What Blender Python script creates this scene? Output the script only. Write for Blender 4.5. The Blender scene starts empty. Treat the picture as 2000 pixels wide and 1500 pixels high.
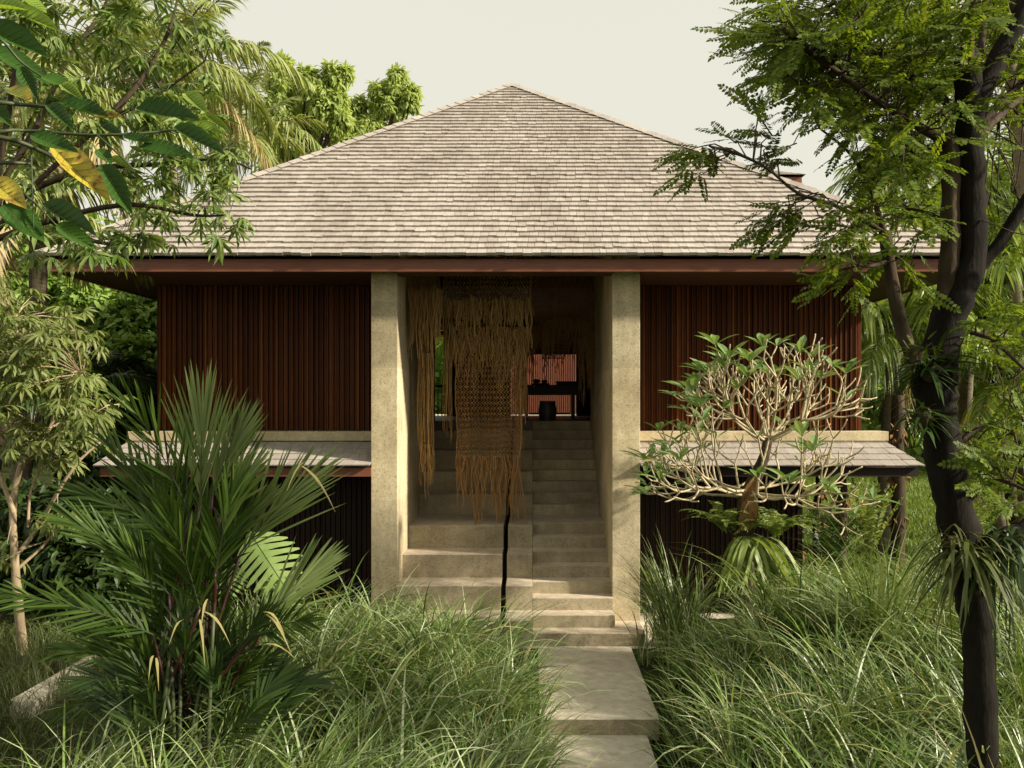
import bpy, math, random
import numpy as np
from mathutils import Vector

# ------------------------------------------------------------------ camera, sky, sun, exposure
SC = bpy.context.scene
rng = np.random.default_rng(11)
F, CX, CY, EYE = 1724.0, 1042.0, 785.0, 3.32      # focal length and vanishing point in photo pixels, eye height


def P(px, py, Y):
    """world point seen at photo pixel (px, py) at distance Y"""
    return np.array([(px - CX) / F * Y, Y, EYE - (py - CY) / F * Y])


cam_d = bpy.data.cameras.new("camera")
cam_d.sensor_width = 36
cam_d.lens = F / 2000 * 36
cam_d.shift_x = (1000 - CX) / 2000
cam_d.shift_y = (CY - 750) / 2000
cam_d.clip_start, cam_d.clip_end = 0.05, 600
cam = bpy.data.objects.new("camera", cam_d)
cam.location = (0, 0, EYE)
cam.rotation_euler = (math.radians(90), 0, 0)
SC.collection.objects.link(cam)
SC.camera = cam

SUN = Vector((2.5, -0.8, 1.32)).normalized()
EL = math.asin(SUN.z)
AZ = math.atan2(SUN.x, SUN.y)
W = bpy.data.worlds.new("World")
SC.world = W
W.use_nodes = True
nt = W.node_tree
bg = nt.nodes["Background"]
sky = nt.nodes.new("ShaderNodeTexSky")
sky.sky_type = 'NISHITA'
sky.sun_disc = False
sky.sun_elevation = EL
sky.sun_rotation = AZ
sky.dust_density = 4.0
sky.air_density = 1.0
hs = nt.nodes.new("ShaderNodeHueSaturation")
hs.inputs["Saturation"].default_value = 0.35
nt.links.new(sky.outputs[0], hs.inputs["Color"])
mx = nt.nodes.new("ShaderNodeMix")
mx.data_type = 'RGBA'
mx.inputs[0].default_value = 0.86                  # thin bright cloud veil over the blue
nt.links.new(hs.outputs[0], mx.inputs[6])
mx.inputs[7].default_value = (5.1, 5.0, 4.2, 1)
nt.links.new(mx.outputs[2], bg.inputs["Color"])
bg.inputs["Strength"].default_value = 0.1

sd = bpy.data.lights.new("sun", 'SUN')
sd.energy = 5.0
sd.angle = math.radians(3.0)
sd.color = (1.0, 0.91, 0.74)
sun = bpy.data.objects.new("sun", sd)
sun.rotation_euler = (-SUN).to_track_quat('-Z', 'Y').to_euler()
sun.location = (30, -12, 20)
SC.collection.objects.link(sun)

SC.view_settings.view_transform = 'Standard'
SC.view_settings.look = 'None'
SC.view_settings.exposure = 0.8
SC.view_settings.gamma = 1.0
SC.render.engine = 'CYCLES'
SC.cycles.max_bounces = 8
SC.cycles.diffuse_bounces = 4
SC.cycles.transmission_bounces = 5
SC.cycles.transparent_max_bounces = 6
SC.cycles.caustics_reflective = False
SC.cycles.caustics_refractive = False
SC.cycles.use_denoising = True


# ------------------------------------------------------------------ mesh helpers
def nrm(a):
    a = np.asarray(a, float)
    return a / np.maximum(np.linalg.norm(a, axis=-1, keepdims=True), 1e-9)


class MB:
    """collects geometry in world coordinates; build() links it as ONE mesh object"""
    def __init__(s):
        s.v, s.q, s.t, s.qm, s.tm, s.n = [], [], [], [], [], 0

    def add(s, v, q=None, t=None, mat=0):
        v = np.asarray(v, float).reshape(-1, 3)
        if q is not None and len(q):
            q = np.asarray(q, int).reshape(-1, 4)
            s.q.append(q + s.n); s.qm.append(np.full(len(q), mat))
        if t is not None and len(t):
            t = np.asarray(t, int).reshape(-1, 3)
            s.t.append(t + s.n); s.tm.append(np.full(len(t), mat))
        s.v.append(v); s.n += len(v)
        return s

    def join(s, o, mat):
        for q, m in zip(o.q, o.qm): s.q.append(q + s.n); s.qm.append(np.full(len(m), mat))
        for t, m in zip(o.t, o.tm): s.t.append(t + s.n); s.tm.append(np.full(len(m), mat))
        s.v += o.v; s.n += o.n
        return s

    def box(s, x0, x1, y0, y1, z0, z1, mat=0):
        v = [(x, y, z) for z in (z0, z1) for y in (y0, y1) for x in (x0, x1)]
        return s.add(v, [(0, 2, 3, 1), (4, 5, 7, 6), (0, 1, 5, 4), (2, 6, 7, 3), (0, 4, 6, 2), (1, 3, 7, 5)], mat=mat)

    def slab(s, x0, x1, y0, y1, z0, z1, top=1):
        s.box(x0, x1, y0, y1, z0, z1); s.qm[-1] = np.array([0, top, 0, 0, 0, 0]); return s

    def tubes(s, paths, radii, sides=6, mat=0, cap=True):
        paths = np.asarray(paths, float); M, n, _ = paths.shape
        radii = np.broadcast_to(np.asarray(radii, float), (M, n))
        T = nrm(np.gradient(paths, axis=1))
        mean = nrm(paths[:, -1] - paths[:, 0])
        ref = np.where(np.abs(mean[:, 2:3]) > 0.7, np.array([[0.3, 1.0, 0.05]]), np.array([[0.05, 0.2, 1.0]]))
        ref = np.broadcast_to(ref[:, None], T.shape)
        A = nrm(np.cross(T, ref)); B = np.cross(T, A)
        an = np.arange(sides) / sides * 2 * math.pi
        ring = A[:, :, None] * np.cos(an)[:, None] + B[:, :, None] * np.sin(an)[:, None]
        V = paths[:, :, None] + ring * radii[:, :, None, None]
        idx = np.arange(M * n * sides).reshape(M, n, sides)
        a = idx[:, :-1]; b = idx[:, 1:]
        q = np.stack([a, np.roll(a, -1, 2), np.roll(b, -1, 2), b], -1).reshape(-1, 4)
        V = V.reshape(-1, 3)
        t = []
        if cap:
            base = len(V)
            V = np.concatenate([V, paths[:, -1]])
            last = idx[:, -1]
            t = np.stack([last, np.roll(last, -1, 1), np.broadcast_to((base + np.arange(M))[:, None], last.shape)], -1).reshape(-1, 3)
        return s.add(V, q, t, mat)

    def tube(s, path, radii, sides=8, mat=0, smooth_n=0, knobbly=0.0):
        path = np.asarray(path, float); radii = np.broadcast_to(np.asarray(radii, float), (len(path),))
        if smooth_n:
            path, radii = resample(path, radii, smooth_n)
        if knobbly:
            radii = radii * (1 + knobbly * (rng.random(len(radii)) - 0.5))
            path = path + (rng.random(path.shape) - 0.5) * radii[:, None] * knobbly
        return s.tubes(path[None], radii[None], sides, mat)

    def ribbons(s, paths, width, side, mat=0, fold=0.0):
        """flat strips: paths (M,n,3), half width (M,n), side (M,3) or (M,n,3)"""
        paths = np.asarray(paths, float); M, n, _ = paths.shape
        width = np.broadcast_to(width, (M, n))
        if side.ndim == 2:
            side = np.broadcast_to(side[:, None], paths.shape)
        L = paths - side * width[..., None]; R = paths + side * width[..., None]
        if fold:
            T = nrm(np.gradient(paths, axis=1)); up = np.cross(side, T)
            L = L + up * (width * fold)[..., None]; R = R + up * (width * fold)[..., None]
            V = np.stack([L, paths, R], 2).reshape(-1, 3)
            i = np.arange(M * n * 3).reshape(M, n, 3)
            q = np.concatenate([np.stack([i[:, :-1, k], i[:, :-1, k + 1], i[:, 1:, k + 1], i[:, 1:, k]], -1).reshape(-1, 4) for k in (0, 1)])
        else:
            V = np.stack([L, R], 2).reshape(-1, 3)
            i = np.arange(M * n * 2).reshape(M, n, 2)
            q = np.stack([i[:, :-1, 0], i[:, :-1, 1], i[:, 1:, 1], i[:, 1:, 0]], -1).reshape(-1, 4)
        return s.add(V, q, mat=mat)

    def scatter(s, tpl, R, pos, scale, mat=0):
        tv, tq, tt = tpl
        R = np.asarray(R); pos = np.asarray(pos); M = len(pos)
        scale = np.broadcast_to(scale, (M,))
        V = np.einsum('mij,vj->mvi', R, tv) * scale[:, None, None] + pos[:, None]
        off = (np.arange(M) * len(tv))[:, None, None]
        q = (np.asarray(tq)[None] + off).reshape(-1, 4) if len(tq) else None
        t = (np.asarray(tt)[None] + off).reshape(-1, 3) if len(tt) else None
        return s.add(V.reshape(-1, 3), q, t, mat)

    def build(s, name, mats, parent=None, smooth=False, bevel=0.0):
        if not isinstance(mats, (list, tuple)):
            mats = [mats]
        V = np.concatenate(s.v) if s.v else np.zeros((0, 3))
        org = np.zeros(3)
        if parent is not None:
            p = parent; 
            while p is not None:
                org = org + np.array(p.location); p = p.parent
            V = V - org
        me = bpy.data.meshes.new(name)
        Q = np.concatenate(s.q) if s.q else np.zeros((0, 4), int)
        T = np.concatenate(s.t) if s.t else np.zeros((0, 3), int)
        me.vertices.add(len(V)); me.vertices.foreach_set("co", V.astype(np.float32).ravel())
        nl = Q.size + T.size
        me.loops.add(nl)
        me.loops.foreach_set("vertex_index", np.concatenate([Q.ravel(), T.ravel()]).astype(np.int32))
        me.polygons.add(len(Q) + len(T))
        ls = np.concatenate([np.arange(len(Q)) * 4, Q.size + np.arange(len(T)) * 3]).astype(np.int32)
        me.polygons.foreach_set("loop_start", ls)
        mi = np.concatenate([np.concatenate(s.qm) if s.qm else [], np.concatenate(s.tm) if s.tm else []]).astype(np.int32)
        me.polygons.foreach_set("material_index", mi)
        me.polygons.foreach_set("use_smooth", np.full(len(mi), bool(smooth)))
        me.update(calc_edges=True)
        for m in mats:
            me.materials.append(m)
        o = bpy.data.objects.new(name, me)
        SC.collection.objects.link(o)
        if parent is not None:
            o.parent = parent
        if bevel:
            b = o.modifiers.new("bevel", 'BEVEL'); b.width = bevel; b.segments = 2; b.limit_method = 'ANGLE'
        return o


def resample(path, radii, n):
    """Catmull-Rom through the given points"""
    path = np.asarray(path, float); radii = np.asarray(radii, float)
    D = np.concatenate([path, radii[:, None]], 1)
    k = len(D)
    t = np.linspace(0, k - 1, n); i = np.minimum(t.astype(int), k - 2); f = (t - i)[:, None]
    g = lambda j: D[np.clip(j, 0, k - 1)]
    p0, p1, p2, p3 = g(i - 1), g(i), g(i + 1), g(i + 2)
    r = 0.5 * (2 * p1 + (p2 - p0) * f + (2 * p0 - 5 * p1 + 4 * p2 - p3) * f ** 2 + (3 * p1 - p0 - 3 * p2 + p3) * f ** 3)
    return r[:, :3], np.maximum(r[:, 3], radii.min() * 0.8)


def basis(d, up):
    """rotation matrices with columns (d, side, normal)"""
    d = nrm(d); up = np.broadcast_to(up, d.shape)
    side = nrm(np.cross(up, d)); n = np.cross(d, side)
    return np.stack([d, side, n], -1)


def thing(name, label, cat, loc=(0, 0, 0), group=None):
    o = bpy.data.objects.new(name, None)
    o.empty_display_size = 0.2
    SC.collection.objects.link(o)
    o.location = tuple(float(c) for c in loc)
    o['label'] = label; o['category'] = cat
    if group:
        o['group'] = group
    return o


def holder(name, parent):
    o = bpy.data.objects.new(name, None)
    SC.collection.objects.link(o); o.parent = parent
    return o


def tag(o, label=None, cat=None, kind=None, group=None):
    if label: o['label'] = label
    if cat: o['category'] = cat
    if kind: o['kind'] = kind
    if group: o['group'] = group
    return o


# ------------------------------------------------------------------ materials
class N:
    def __init__(s, name):
        s.m = bpy.data.materials.new(name); s.m.use_nodes = True
        s.t = s.m.node_tree
        s.b = s.t.nodes["Principled BSDF"]; s.out = s.t.nodes["Material Output"]

    def new(s, typ, **kw):
        n = s.t.nodes.new(typ)
        for k, v in kw.items():
            setattr(n, k, v)
        return n

    def link(s, a, b):
        s.t.links.new(a, b)

    def ramp(s, fac, stops, interp='LINEAR'):
        r = s.new("ShaderNodeValToRGB"); cr = r.color_ramp; cr.interpolation = interp
        while len(cr.elements) < len(stops):
            cr.elements.new(0.5)
        for e, (p, c) in zip(cr.elements, stops):
            e.position = p; e.color = (*c, 1) if len(c) == 3 else c
        s.link(fac, r.inputs[0]); return r.outputs[0]

    def noise(s, scale, detail=4, rough=0.55, vec=None, stretch=None):
        n = s.new("ShaderNodeTexNoise")
        n.inputs["Scale"].default_value = scale; n.inputs["Detail"].default_value = detail
        n.inputs["Roughness"].default_value = rough
        if vec is None:
            vec = s.new("ShaderNodeTexCoord").outputs["Object"]
        if stretch:
            mp = s.new("ShaderNodeMapping"); mp.inputs["Scale"].default_value = stretch
            s.link(vec, mp.inputs[0]); vec = mp.outputs[0]
        s.link(vec, n.inputs["Vector"]); return n.outputs["Fac"]

    def island(s):
        return s.new("ShaderNodeNewGeometry").outputs["Random Per Island"]

    def mix(s, fac, a, b, mode='MIX'):
        m = s.new("ShaderNodeMix"); m.data_type = 'RGBA'; m.blend_type = mode
        for i, x in ((0, fac), (6, a), (7, b)):
            if isinstance(x, (int, float)): m.inputs[i].default_value = x
            elif isinstance(x, tuple): m.inputs[i].default_value = (*x, 1)
            else: s.link(x, m.inputs[i])
        return m.outputs[2]

    def bump(s, h, strength=0.3, dist=0.01):
        b = s.new("ShaderNodeBump"); b.inputs["Strength"].default_value = strength; b.inputs["Distance"].default_value = dist
        s.link(h, b.inputs["Height"]); s.link(b.outputs[0], s.b.inputs["Normal"])

    def set(s, **kw):
        for k, v in kw.items():
            s.b.inputs[k.replace("_", " ")].default_value = v


def leaf_mat(name, stops, rough=0.45, trans=0.3, tcol=(1.35, 1.25, 0.55), spec=0.4, blotch=0.35):
    n = N(name)
    k = len(stops)
    col = n.ramp(n.island(), [(i / max(k - 1, 1), c) for i, c in enumerate(stops)])
    nz = n.noise(9.0, 3)
    col = n.mix(blotch, col, n.ramp(nz, [(0.3, (0.55, 0.55, 0.5)), (0.75, (1.35, 1.3, 1.2))]), 'MULTIPLY')
    n.link(col, n.b.inputs["Base Color"])
    n.set(Roughness=rough); n.b.inputs["Specular IOR Level"].default_value = spec
    tr = n.new("ShaderNodeBsdfTranslucent")
    n.link(n.mix(1.0, col, tcol, 'MULTIPLY'), tr.inputs["Color"])
    ms = n.new("ShaderNodeMixShader"); ms.inputs[0].default_value = trans
    n.link(n.b.outputs[0], ms.inputs[1]); n.link(tr.outputs[0], ms.inputs[2]); n.link(ms.outputs[0], n.out.inputs[0])
    return n.m


def bark_mat(name, c1, c2, scale=14, bump=0.6, stretch=(1, 1, 0.25)):
    n = N(name)
    a = n.noise(scale, 6, 0.65, stretch=stretch); b = n.noise(3.0, 3)
    col = n.ramp(a, [(0.3, c1), (0.7, c2)])
    col = n.mix(0.5, col, n.ramp(b, [(0.35, (0.6, 0.62, 0.55)), (0.7, (1.3, 1.3, 1.25))]), 'MULTIPLY')
    n.link(col, n.b.inputs["Base Color"]); n.set(Roughness=0.9); n.bump(a, bump, 0.03)
    n.b.inputs["Specular IOR Level"].default_value = 0.15
    return n.m


def concrete_mat(name, base, dark, speck=1.0):
    n = N(name)
    big = n.noise(1.1, 6, 0.6); mid = n.noise(7.0, 6, 0.7); fine = n.noise(55.0, 3, 0.6)
    col = n.ramp(big, [(0.32, dark), (0.62, base)])
    col = n.mix(0.55, col, n.ramp(mid, [(0.3, (0.62, 0.60, 0.55)), (0.7, (1.18, 1.18, 1.15))]), 'MULTIPLY')
    col = n.mix(0.75 * speck, col, n.ramp(fine, [(0.34, (0.45, 0.42, 0.36)), (0.46, (1, 1, 1)), (0.62, (1, 1, 1)), (0.74, (1.45, 1.42, 1.3))]), 'MULTIPLY')
    drip = n.noise(2.2, 5, 0.6, stretch=(3, 3, 0.25))
    col = n.mix(0.4, col, n.ramp(drip, [(0.35, (0.62, 0.6, 0.52)), (0.6, (1.05, 1.05, 1.05))]), 'MULTIPLY')
    sx = n.new("ShaderNodeSeparateXYZ"); n.link(n.new("ShaderNodeTexCoord").outputs["Object"], sx.inputs[0])
    mt = n.new("ShaderNodeMath", operation='MULTIPLY'); mt.inputs[1].default_value = 1.05; n.link(sx.outputs[2], mt.inputs[0])
    fl = n.new("ShaderNodeMath", operation='FLOOR'); n.link(mt.outputs[0], fl.inputs[0])
    wn = n.new("ShaderNodeTexWhiteNoise", noise_dimensions='1D'); n.link(fl.outputs[0], wn.inputs["W"])
    col = n.mix(1.0, col, n.ramp(wn.outputs["Value"], [(0, (0.86, 0.87, 0.88)), (1, (1.06, 1.05, 1.03))]), 'MULTIPLY')   # casting lifts
    n.link(col, n.b.inputs["Base Color"]); n.set(Roughness=0.88)
    n.bump(n.noise(40, 5, 0.7), 0.25, 0.01)
    return n.m


def wood_mat(name, stops, rough=0.55, stretch=(6, 6, 0.5), spec=0.3):
    n = N(name)
    g = n.noise(9, 5, 0.6, stretch=stretch)
    k = len(stops)
    col = n.ramp(n.island(), [(i / (k - 1), c) for i, c in enumerate(stops)])
    col = n.mix(0.7, col, n.ramp(g, [(0.3, (0.6, 0.55, 0.5)), (0.7, (1.3, 1.25, 1.2))]), 'MULTIPLY')
    n.link(col, n.b.inputs["Base Color"]); n.set(Roughness=rough)
    n.b.inputs["Specular IOR Level"].default_value = spec
    n.bump(g, 0.2, 0.005)
    return n.m


def shingle_mat(name):
    n = N(name)
    col = n.ramp(n.island(), [(0, (0.35, 0.305, 0.27)), (0.3, (0.42, 0.38, 0.34)), (0.55, (0.38, 0.335, 0.30)), (0.85, (0.45, 0.41, 0.37)), (1, (0.335, 0.29, 0.255))])
    g = n.noise(6, 5, 0.65, stretch=(8, 0.7, 0.7)); big = n.noise(0.8, 6, 0.65, stretch=(1.6, 0.8, 0.8))
    col = n.mix(0.6, col, n.ramp(g, [(0.3, (0.7, 0.68, 0.66)), (0.7, (1.2, 1.2, 1.2))]), 'MULTIPLY')
    col = n.mix(0.55, col, n.ramp(big, [(0.35, (0.72, 0.70, 0.66)), (0.65, (1.12, 1.12, 1.12))]), 'MULTIPLY')
    n.link(col, n.b.inputs["Base Color"]); n.set(Roughness=0.85)
    n.b.inputs["Specular IOR Level"].default_value = 0.2
    n.bump(g, 0.25, 0.005)
    return n.m


def plain_mat(name, c, rough=0.6, var=0.3, scale=12):
    n = N(name)
    col = n.mix(var, c, n.ramp(n.noise(scale, 5), [(0.3, tuple(x * 0.5 for x in c)), (0.7, tuple(min(1, x * 1.4) for x in c))]))
    n.link(col, n.b.inputs["Base Color"]); n.set(Roughness=rough)
    return n.m


M = {}
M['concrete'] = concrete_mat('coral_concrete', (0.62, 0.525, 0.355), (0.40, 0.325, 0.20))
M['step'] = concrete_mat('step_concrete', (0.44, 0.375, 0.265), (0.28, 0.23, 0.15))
M['paving'] = concrete_mat('paving_stone', (0.76, 0.68, 0.57), (0.66, 0.58, 0.47), 0.35)
M['tread'] = concrete_mat('honed_lit_tread_stone', (0.64, 0.545, 0.435), (0.52, 0.43, 0.33), 0.35)  # paler than risers: pinkish finish plus skylight on top put into colour
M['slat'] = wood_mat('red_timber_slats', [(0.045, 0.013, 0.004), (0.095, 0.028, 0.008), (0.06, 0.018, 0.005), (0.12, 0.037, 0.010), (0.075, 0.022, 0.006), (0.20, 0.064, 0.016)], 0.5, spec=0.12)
M['slatlow'] = wood_mat('shaded_lower_slats', [(0.012, 0.005, 0.003), (0.028, 0.010, 0.005), (0.018, 0.007, 0.004), (0.04, 0.014, 0.006)], 0.6)  # same slats darkened to hold the shade under the skirt roof
M['slatdark'] = wood_mat('timber_backing', [(0.010, 0.004, 0.003), (0.015, 0.005, 0.003)], 0.7)
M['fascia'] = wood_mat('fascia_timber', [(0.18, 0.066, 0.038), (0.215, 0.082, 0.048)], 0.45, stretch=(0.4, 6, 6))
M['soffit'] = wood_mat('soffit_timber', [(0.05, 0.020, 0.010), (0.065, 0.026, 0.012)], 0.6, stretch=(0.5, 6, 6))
M['shingle'] = shingle_mat('weathered_shingle')
M['underlay'] = plain_mat('roof_underlay', (0.03, 0.022, 0.016), 0.9)
M['jute'] = wood_mat('jute_rope', [(0.23, 0.14, 0.055), (0.40, 0.26, 0.11), (0.31, 0.19, 0.08)], 0.9, spec=0.1)
M['jutedark'] = wood_mat('aged_jute_rope', [(0.24, 0.135, 0.055), (0.38, 0.23, 0.10), (0.31, 0.18, 0.08)], 0.9, spec=0.1)
M['darkwood'] = wood_mat('dark_furniture_timber', [(0.02, 0.013, 0.009), (0.03, 0.02, 0.013)], 0.5)
M['drum'] = plain_mat('glazed_drum', (0.05, 0.05, 0.035), 0.5)
M['redscreen'] = wood_mat('terracotta_timber', [(0.20, 0.066, 0.036), (0.27, 0.095, 0.055), (0.24, 0.08, 0.045)], 0.6)
M['interior'] = plain_mat('interior_plaster', (0.06, 0.05, 0.035), 0.9)  # kept very dark so the hall's deep shade sits in the colour
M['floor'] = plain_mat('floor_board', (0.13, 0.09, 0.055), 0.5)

M['grass'] = leaf_mat('grass_blade', [(0.045, 0.095, 0.009), (0.11, 0.185, 0.026), (0.25, 0.335, 0.12), (0.07, 0.135, 0.012), (0.40, 0.46, 0.25), (0.055, 0.115, 0.009), (0.14, 0.225, 0.038), (0.46, 0.51, 0.33), (0.17, 0.26, 0.055), (0.30, 0.25, 0.11)], 0.38, 0.2, spec=0.5, blotch=0.1)  # palest and darkest stops put sun highlights and clump shade into the blades
M['grassdark'] = leaf_mat('fine_grass_blade', [(0.035, 0.06, 0.012), (0.085, 0.12, 0.03), (0.13, 0.16, 0.05), (0.17, 0.16, 0.06)], 0.45, 0.25, blotch=0.1)
M['lawn'] = leaf_mat('lawn_blade', [(0.11, 0.19, 0.02), (0.18, 0.28, 0.035), (0.24, 0.33, 0.06)], 0.5, 0.3, blotch=0.1)
M['waxpalm'] = leaf_mat('wax_palm_leaf', [(0.018, 0.042, 0.004), (0.046, 0.088, 0.010), (0.095, 0.15, 0.028), (0.028, 0.060, 0.006)], 0.5, 0.25, spec=0.25, blotch=0.1)
M['waxfan'] = leaf_mat('young_palm_leaf', [(0.12, 0.175, 0.04), (0.24, 0.31, 0.12), (0.17, 0.23, 0.065)], 0.5, 0.3, spec=0.3, blotch=0.1)
M['dryleaf'] = leaf_mat('dry_leaf', [(0.30, 0.27, 0.09), (0.40, 0.34, 0.14), (0.22, 0.20, 0.06)], 0.6, 0.3)
M['redstem'] = plain_mat('red_palm_stem', (0.032, 0.005, 0.004), 0.5)
M['greenstem'] = plain_mat('green_stem', (0.04, 0.052, 0.016), 0.55)
M['coco'] = leaf_mat('coconut_leaf', [(0.14, 0.19, 0.035), (0.22, 0.28, 0.07), (0.30, 0.34, 0.12), (0.35, 0.36, 0.17)], 0.45, 0.3, blotch=0.1)
M['cocobright'] = leaf_mat('sunlit_palm_leaf', [(0.13, 0.22, 0.025), (0.22, 0.31, 0.05), (0.30, 0.37, 0.08)], 0.45, 0.38, blotch=0.1)
M['cocodry'] = leaf_mat('dry_coconut_leaf', [(0.40, 0.33, 0.16), (0.48, 0.40, 0.22), (0.34, 0.27, 0.13)], 0.7, 0.25, blotch=0.1)
M['treeA'] = leaf_mat('haze_paled_leaf', [(0.30, 0.40, 0.10), (0.40, 0.49, 0.16), (0.48, 0.55, 0.23)], 0.6, 0.5, tcol=(1.25, 1.2, 0.75), spec=0.2)  # leaf green paled to put distance haze into the colour
M['bush'] = leaf_mat('vine_leaf', [(0.12, 0.22, 0.03), (0.20, 0.32, 0.06), (0.29, 0.40, 0.10)], 0.42, 0.28)
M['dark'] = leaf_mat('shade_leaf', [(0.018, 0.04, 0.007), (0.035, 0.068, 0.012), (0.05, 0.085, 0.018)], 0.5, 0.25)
M['palmate'] = leaf_mat('palmate_leaf', [(0.055, 0.11, 0.014), (0.11, 0.18, 0.034), (0.19, 0.26, 0.07), (0.26, 0.32, 0.11)], 0.42, 0.3)
M['palmate2'] = leaf_mat('dusty_palmate_leaf', [(0.10, 0.14, 0.03), (0.165, 0.205, 0.055), (0.21, 0.235, 0.075), (0.13, 0.20, 0.03)], 0.5, 0.28)
M['pinnate'] = leaf_mat('pinnate_leaf', [(0.06, 0.105, 0.008), (0.105, 0.165, 0.015), (0.165, 0.235, 0.030), (0.075, 0.125, 0.011), (0.20, 0.22, 0.03)], 0.5, 0.46, spec=0.2)
M['frang'] = leaf_mat('frangipani_leaf', [(0.12, 0.22, 0.06), (0.19, 0.30, 0.10), (0.27, 0.37, 0.17)], 0.35, 0.28, spec=0.5)
M['bigdark'] = leaf_mat('broad_leaf', [(0.022, 0.070, 0.008), (0.035, 0.095, 0.012), (0.05, 0.12, 0.016)], 0.5, 0.25, spec=0.22)
M['bigbright'] = leaf_mat('young_broad_leaf', [(0.20, 0.32, 0.03), (0.26, 0.38, 0.05)], 0.4, 0.45)
M['monstera'] = leaf_mat('monstera_leaf', [(0.20, 0.30, 0.08), (0.26, 0.36, 0.12)], 0.35, 0.25, spec=0.5)
M['fern'] = leaf_mat('fern_leaf', [(0.15, 0.22, 0.035), (0.22, 0.29, 0.06), (0.27, 0.33, 0.10)], 0.5, 0.35)
M['strap'] = leaf_mat('strap_leaf', [(0.05, 0.075, 0.015), (0.09, 0.11, 0.03), (0.13, 0.14, 0.045)], 0.4, 0.3)
M['barkdark'] = bark_mat('dark_bark', (0.005, 0.004, 0.003), (0.018, 0.014, 0.010))
M['barkbrown'] = bark_mat('brown_bark', (0.03, 0.021, 0.014), (0.085, 0.06, 0.039))
M['barkpale'] = bark_mat('pale_bark', (0.30, 0.22, 0.14), (0.46, 0.36, 0.24), 20, 0.25)
M['barkpalm'] = bark_mat('palm_bark', (0.10, 0.08, 0.055), (0.24, 0.20, 0.14), 12, 0.5, (0.4, 0.4, 5))
M['barkfrang'] = bark_mat('frangipani_bark', (0.34, 0.27, 0.17), (0.56, 0.47, 0.32), 18, 0.35, (1, 1, 1))
M['staghorn'] = bark_mat('staghorn_shield', (0.14, 0.075, 0.03), (0.30, 0.17, 0.07), 16, 0.5)


def spotted_leaf():
    n = N('yellowing_leaf')
    a = n.noise(26, 4, 0.6); b = n.noise(5, 3)
    col = n.ramp(b, [(0.33, (0.05, 0.09, 0.015)), (0.42, (0.42, 0.34, 0.03)), (0.75, (0.52, 0.40, 0.05))])
    col = n.mix(n.ramp(a, [(0.52, (0, 0, 0)), (0.64, (1, 1, 1))]), col, (0.22, 0.085, 0.02))
    n.link(col, n.b.inputs["Base Color"]); n.set(Roughness=0.5)
    tr = n.new("ShaderNodeBsdfTranslucent"); n.link(col, tr.inputs[0])
    ms = n.new("ShaderNodeMixShader"); ms.inputs[0].default_value = 0.3
    n.link(n.b.outputs[0], ms.inputs[1]); n.link(tr.outputs[0], ms.inputs[2]); n.link(ms.outputs[0], n.out.inputs[0])
    return n.m


M['yellowleaf'] = spotted_leaf()
M['vein'] = plain_mat('leaf_vein', (0.10, 0.16, 0.03), 0.5)


def ground_mat():
    n = N('garden_soil')
    a = n.noise(1.5, 6, 0.65); b = n.noise(30, 4, 0.6)
    col = n.ramp(a, [(0.35, (0.028, 0.024, 0.013)), (0.55, (0.035, 0.048, 0.014)), (0.75, (0.055, 0.075, 0.02))])
    col = n.mix(0.6, col, n.ramp(b, [(0.3, (0.4, 0.4, 0.35)), (0.7, (1.4, 1.4, 1.2))]), 'MULTIPLY')
    n.link(col, n.b.inputs["Base Color"]); n.set(Roughness=0.95); n.bump(b, 0.8, 0.03)
    n.b.inputs["Specular IOR Level"].default_value = 0.1
    return n.m


M['ground'] = ground_mat()


# ------------------------------------------------------------------ ground
def sstep(a, b, x):
    t = np.clip((x - a) / (b - a), 0, 1); return t * t * (3 - 2 * t)


def ground_z(x, y):
    x = np.asarray(x, float); y = np.asarray(y, float)
    z = -0.03 - 0.30 * (1 - sstep(6.5, 10.6, y))
    z = z + 0.50 * sstep(1.45, 2.9, x) * np.exp(-((y - 9.6) / 2.3) ** 2) * (1 - sstep(5.0, 9.0, x))
    z = z + 0.22 * sstep(0.15, 1.4, -x) * np.exp(-((y - 9.2) / 2.4) ** 2) * (1 - sstep(3, 6, -x))
    z = z - 0.30 * sstep(-0.25, 0.1, x) * (1 - sstep(1.45, 1.8, x)) * (1 - sstep(9.6, 10.2, y))
    z = z + 0.9 * sstep(8, 40, np.abs(x)) + 0.6 * sstep(26, 90, y)
    return z


mb = MB()
gx = np.concatenate([np.linspace(-160, -14, 16), np.linspace(-13, 13, 66), np.linspace(14, 160, 16)])
gy = np.concatenate([np.linspace(-40, 2, 10), np.linspace(2.5, 26, 60), np.linspace(28, 260, 24)])
GX, GY = np.meshgrid(gx, gy)
V = np.stack([GX, GY, ground_z(GX, GY)], -1).reshape(-1, 3)
ii = np.arange(len(V)).reshape(GX.shape)
mb.add(V, np.stack([ii[:-1, :-1], ii[:-1, 1:], ii[1:, 1:], ii[1:, :-1]], -1).reshape(-1, 4))
tag(mb.build('ground', M['ground'], smooth=True), kind='structure')

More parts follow.
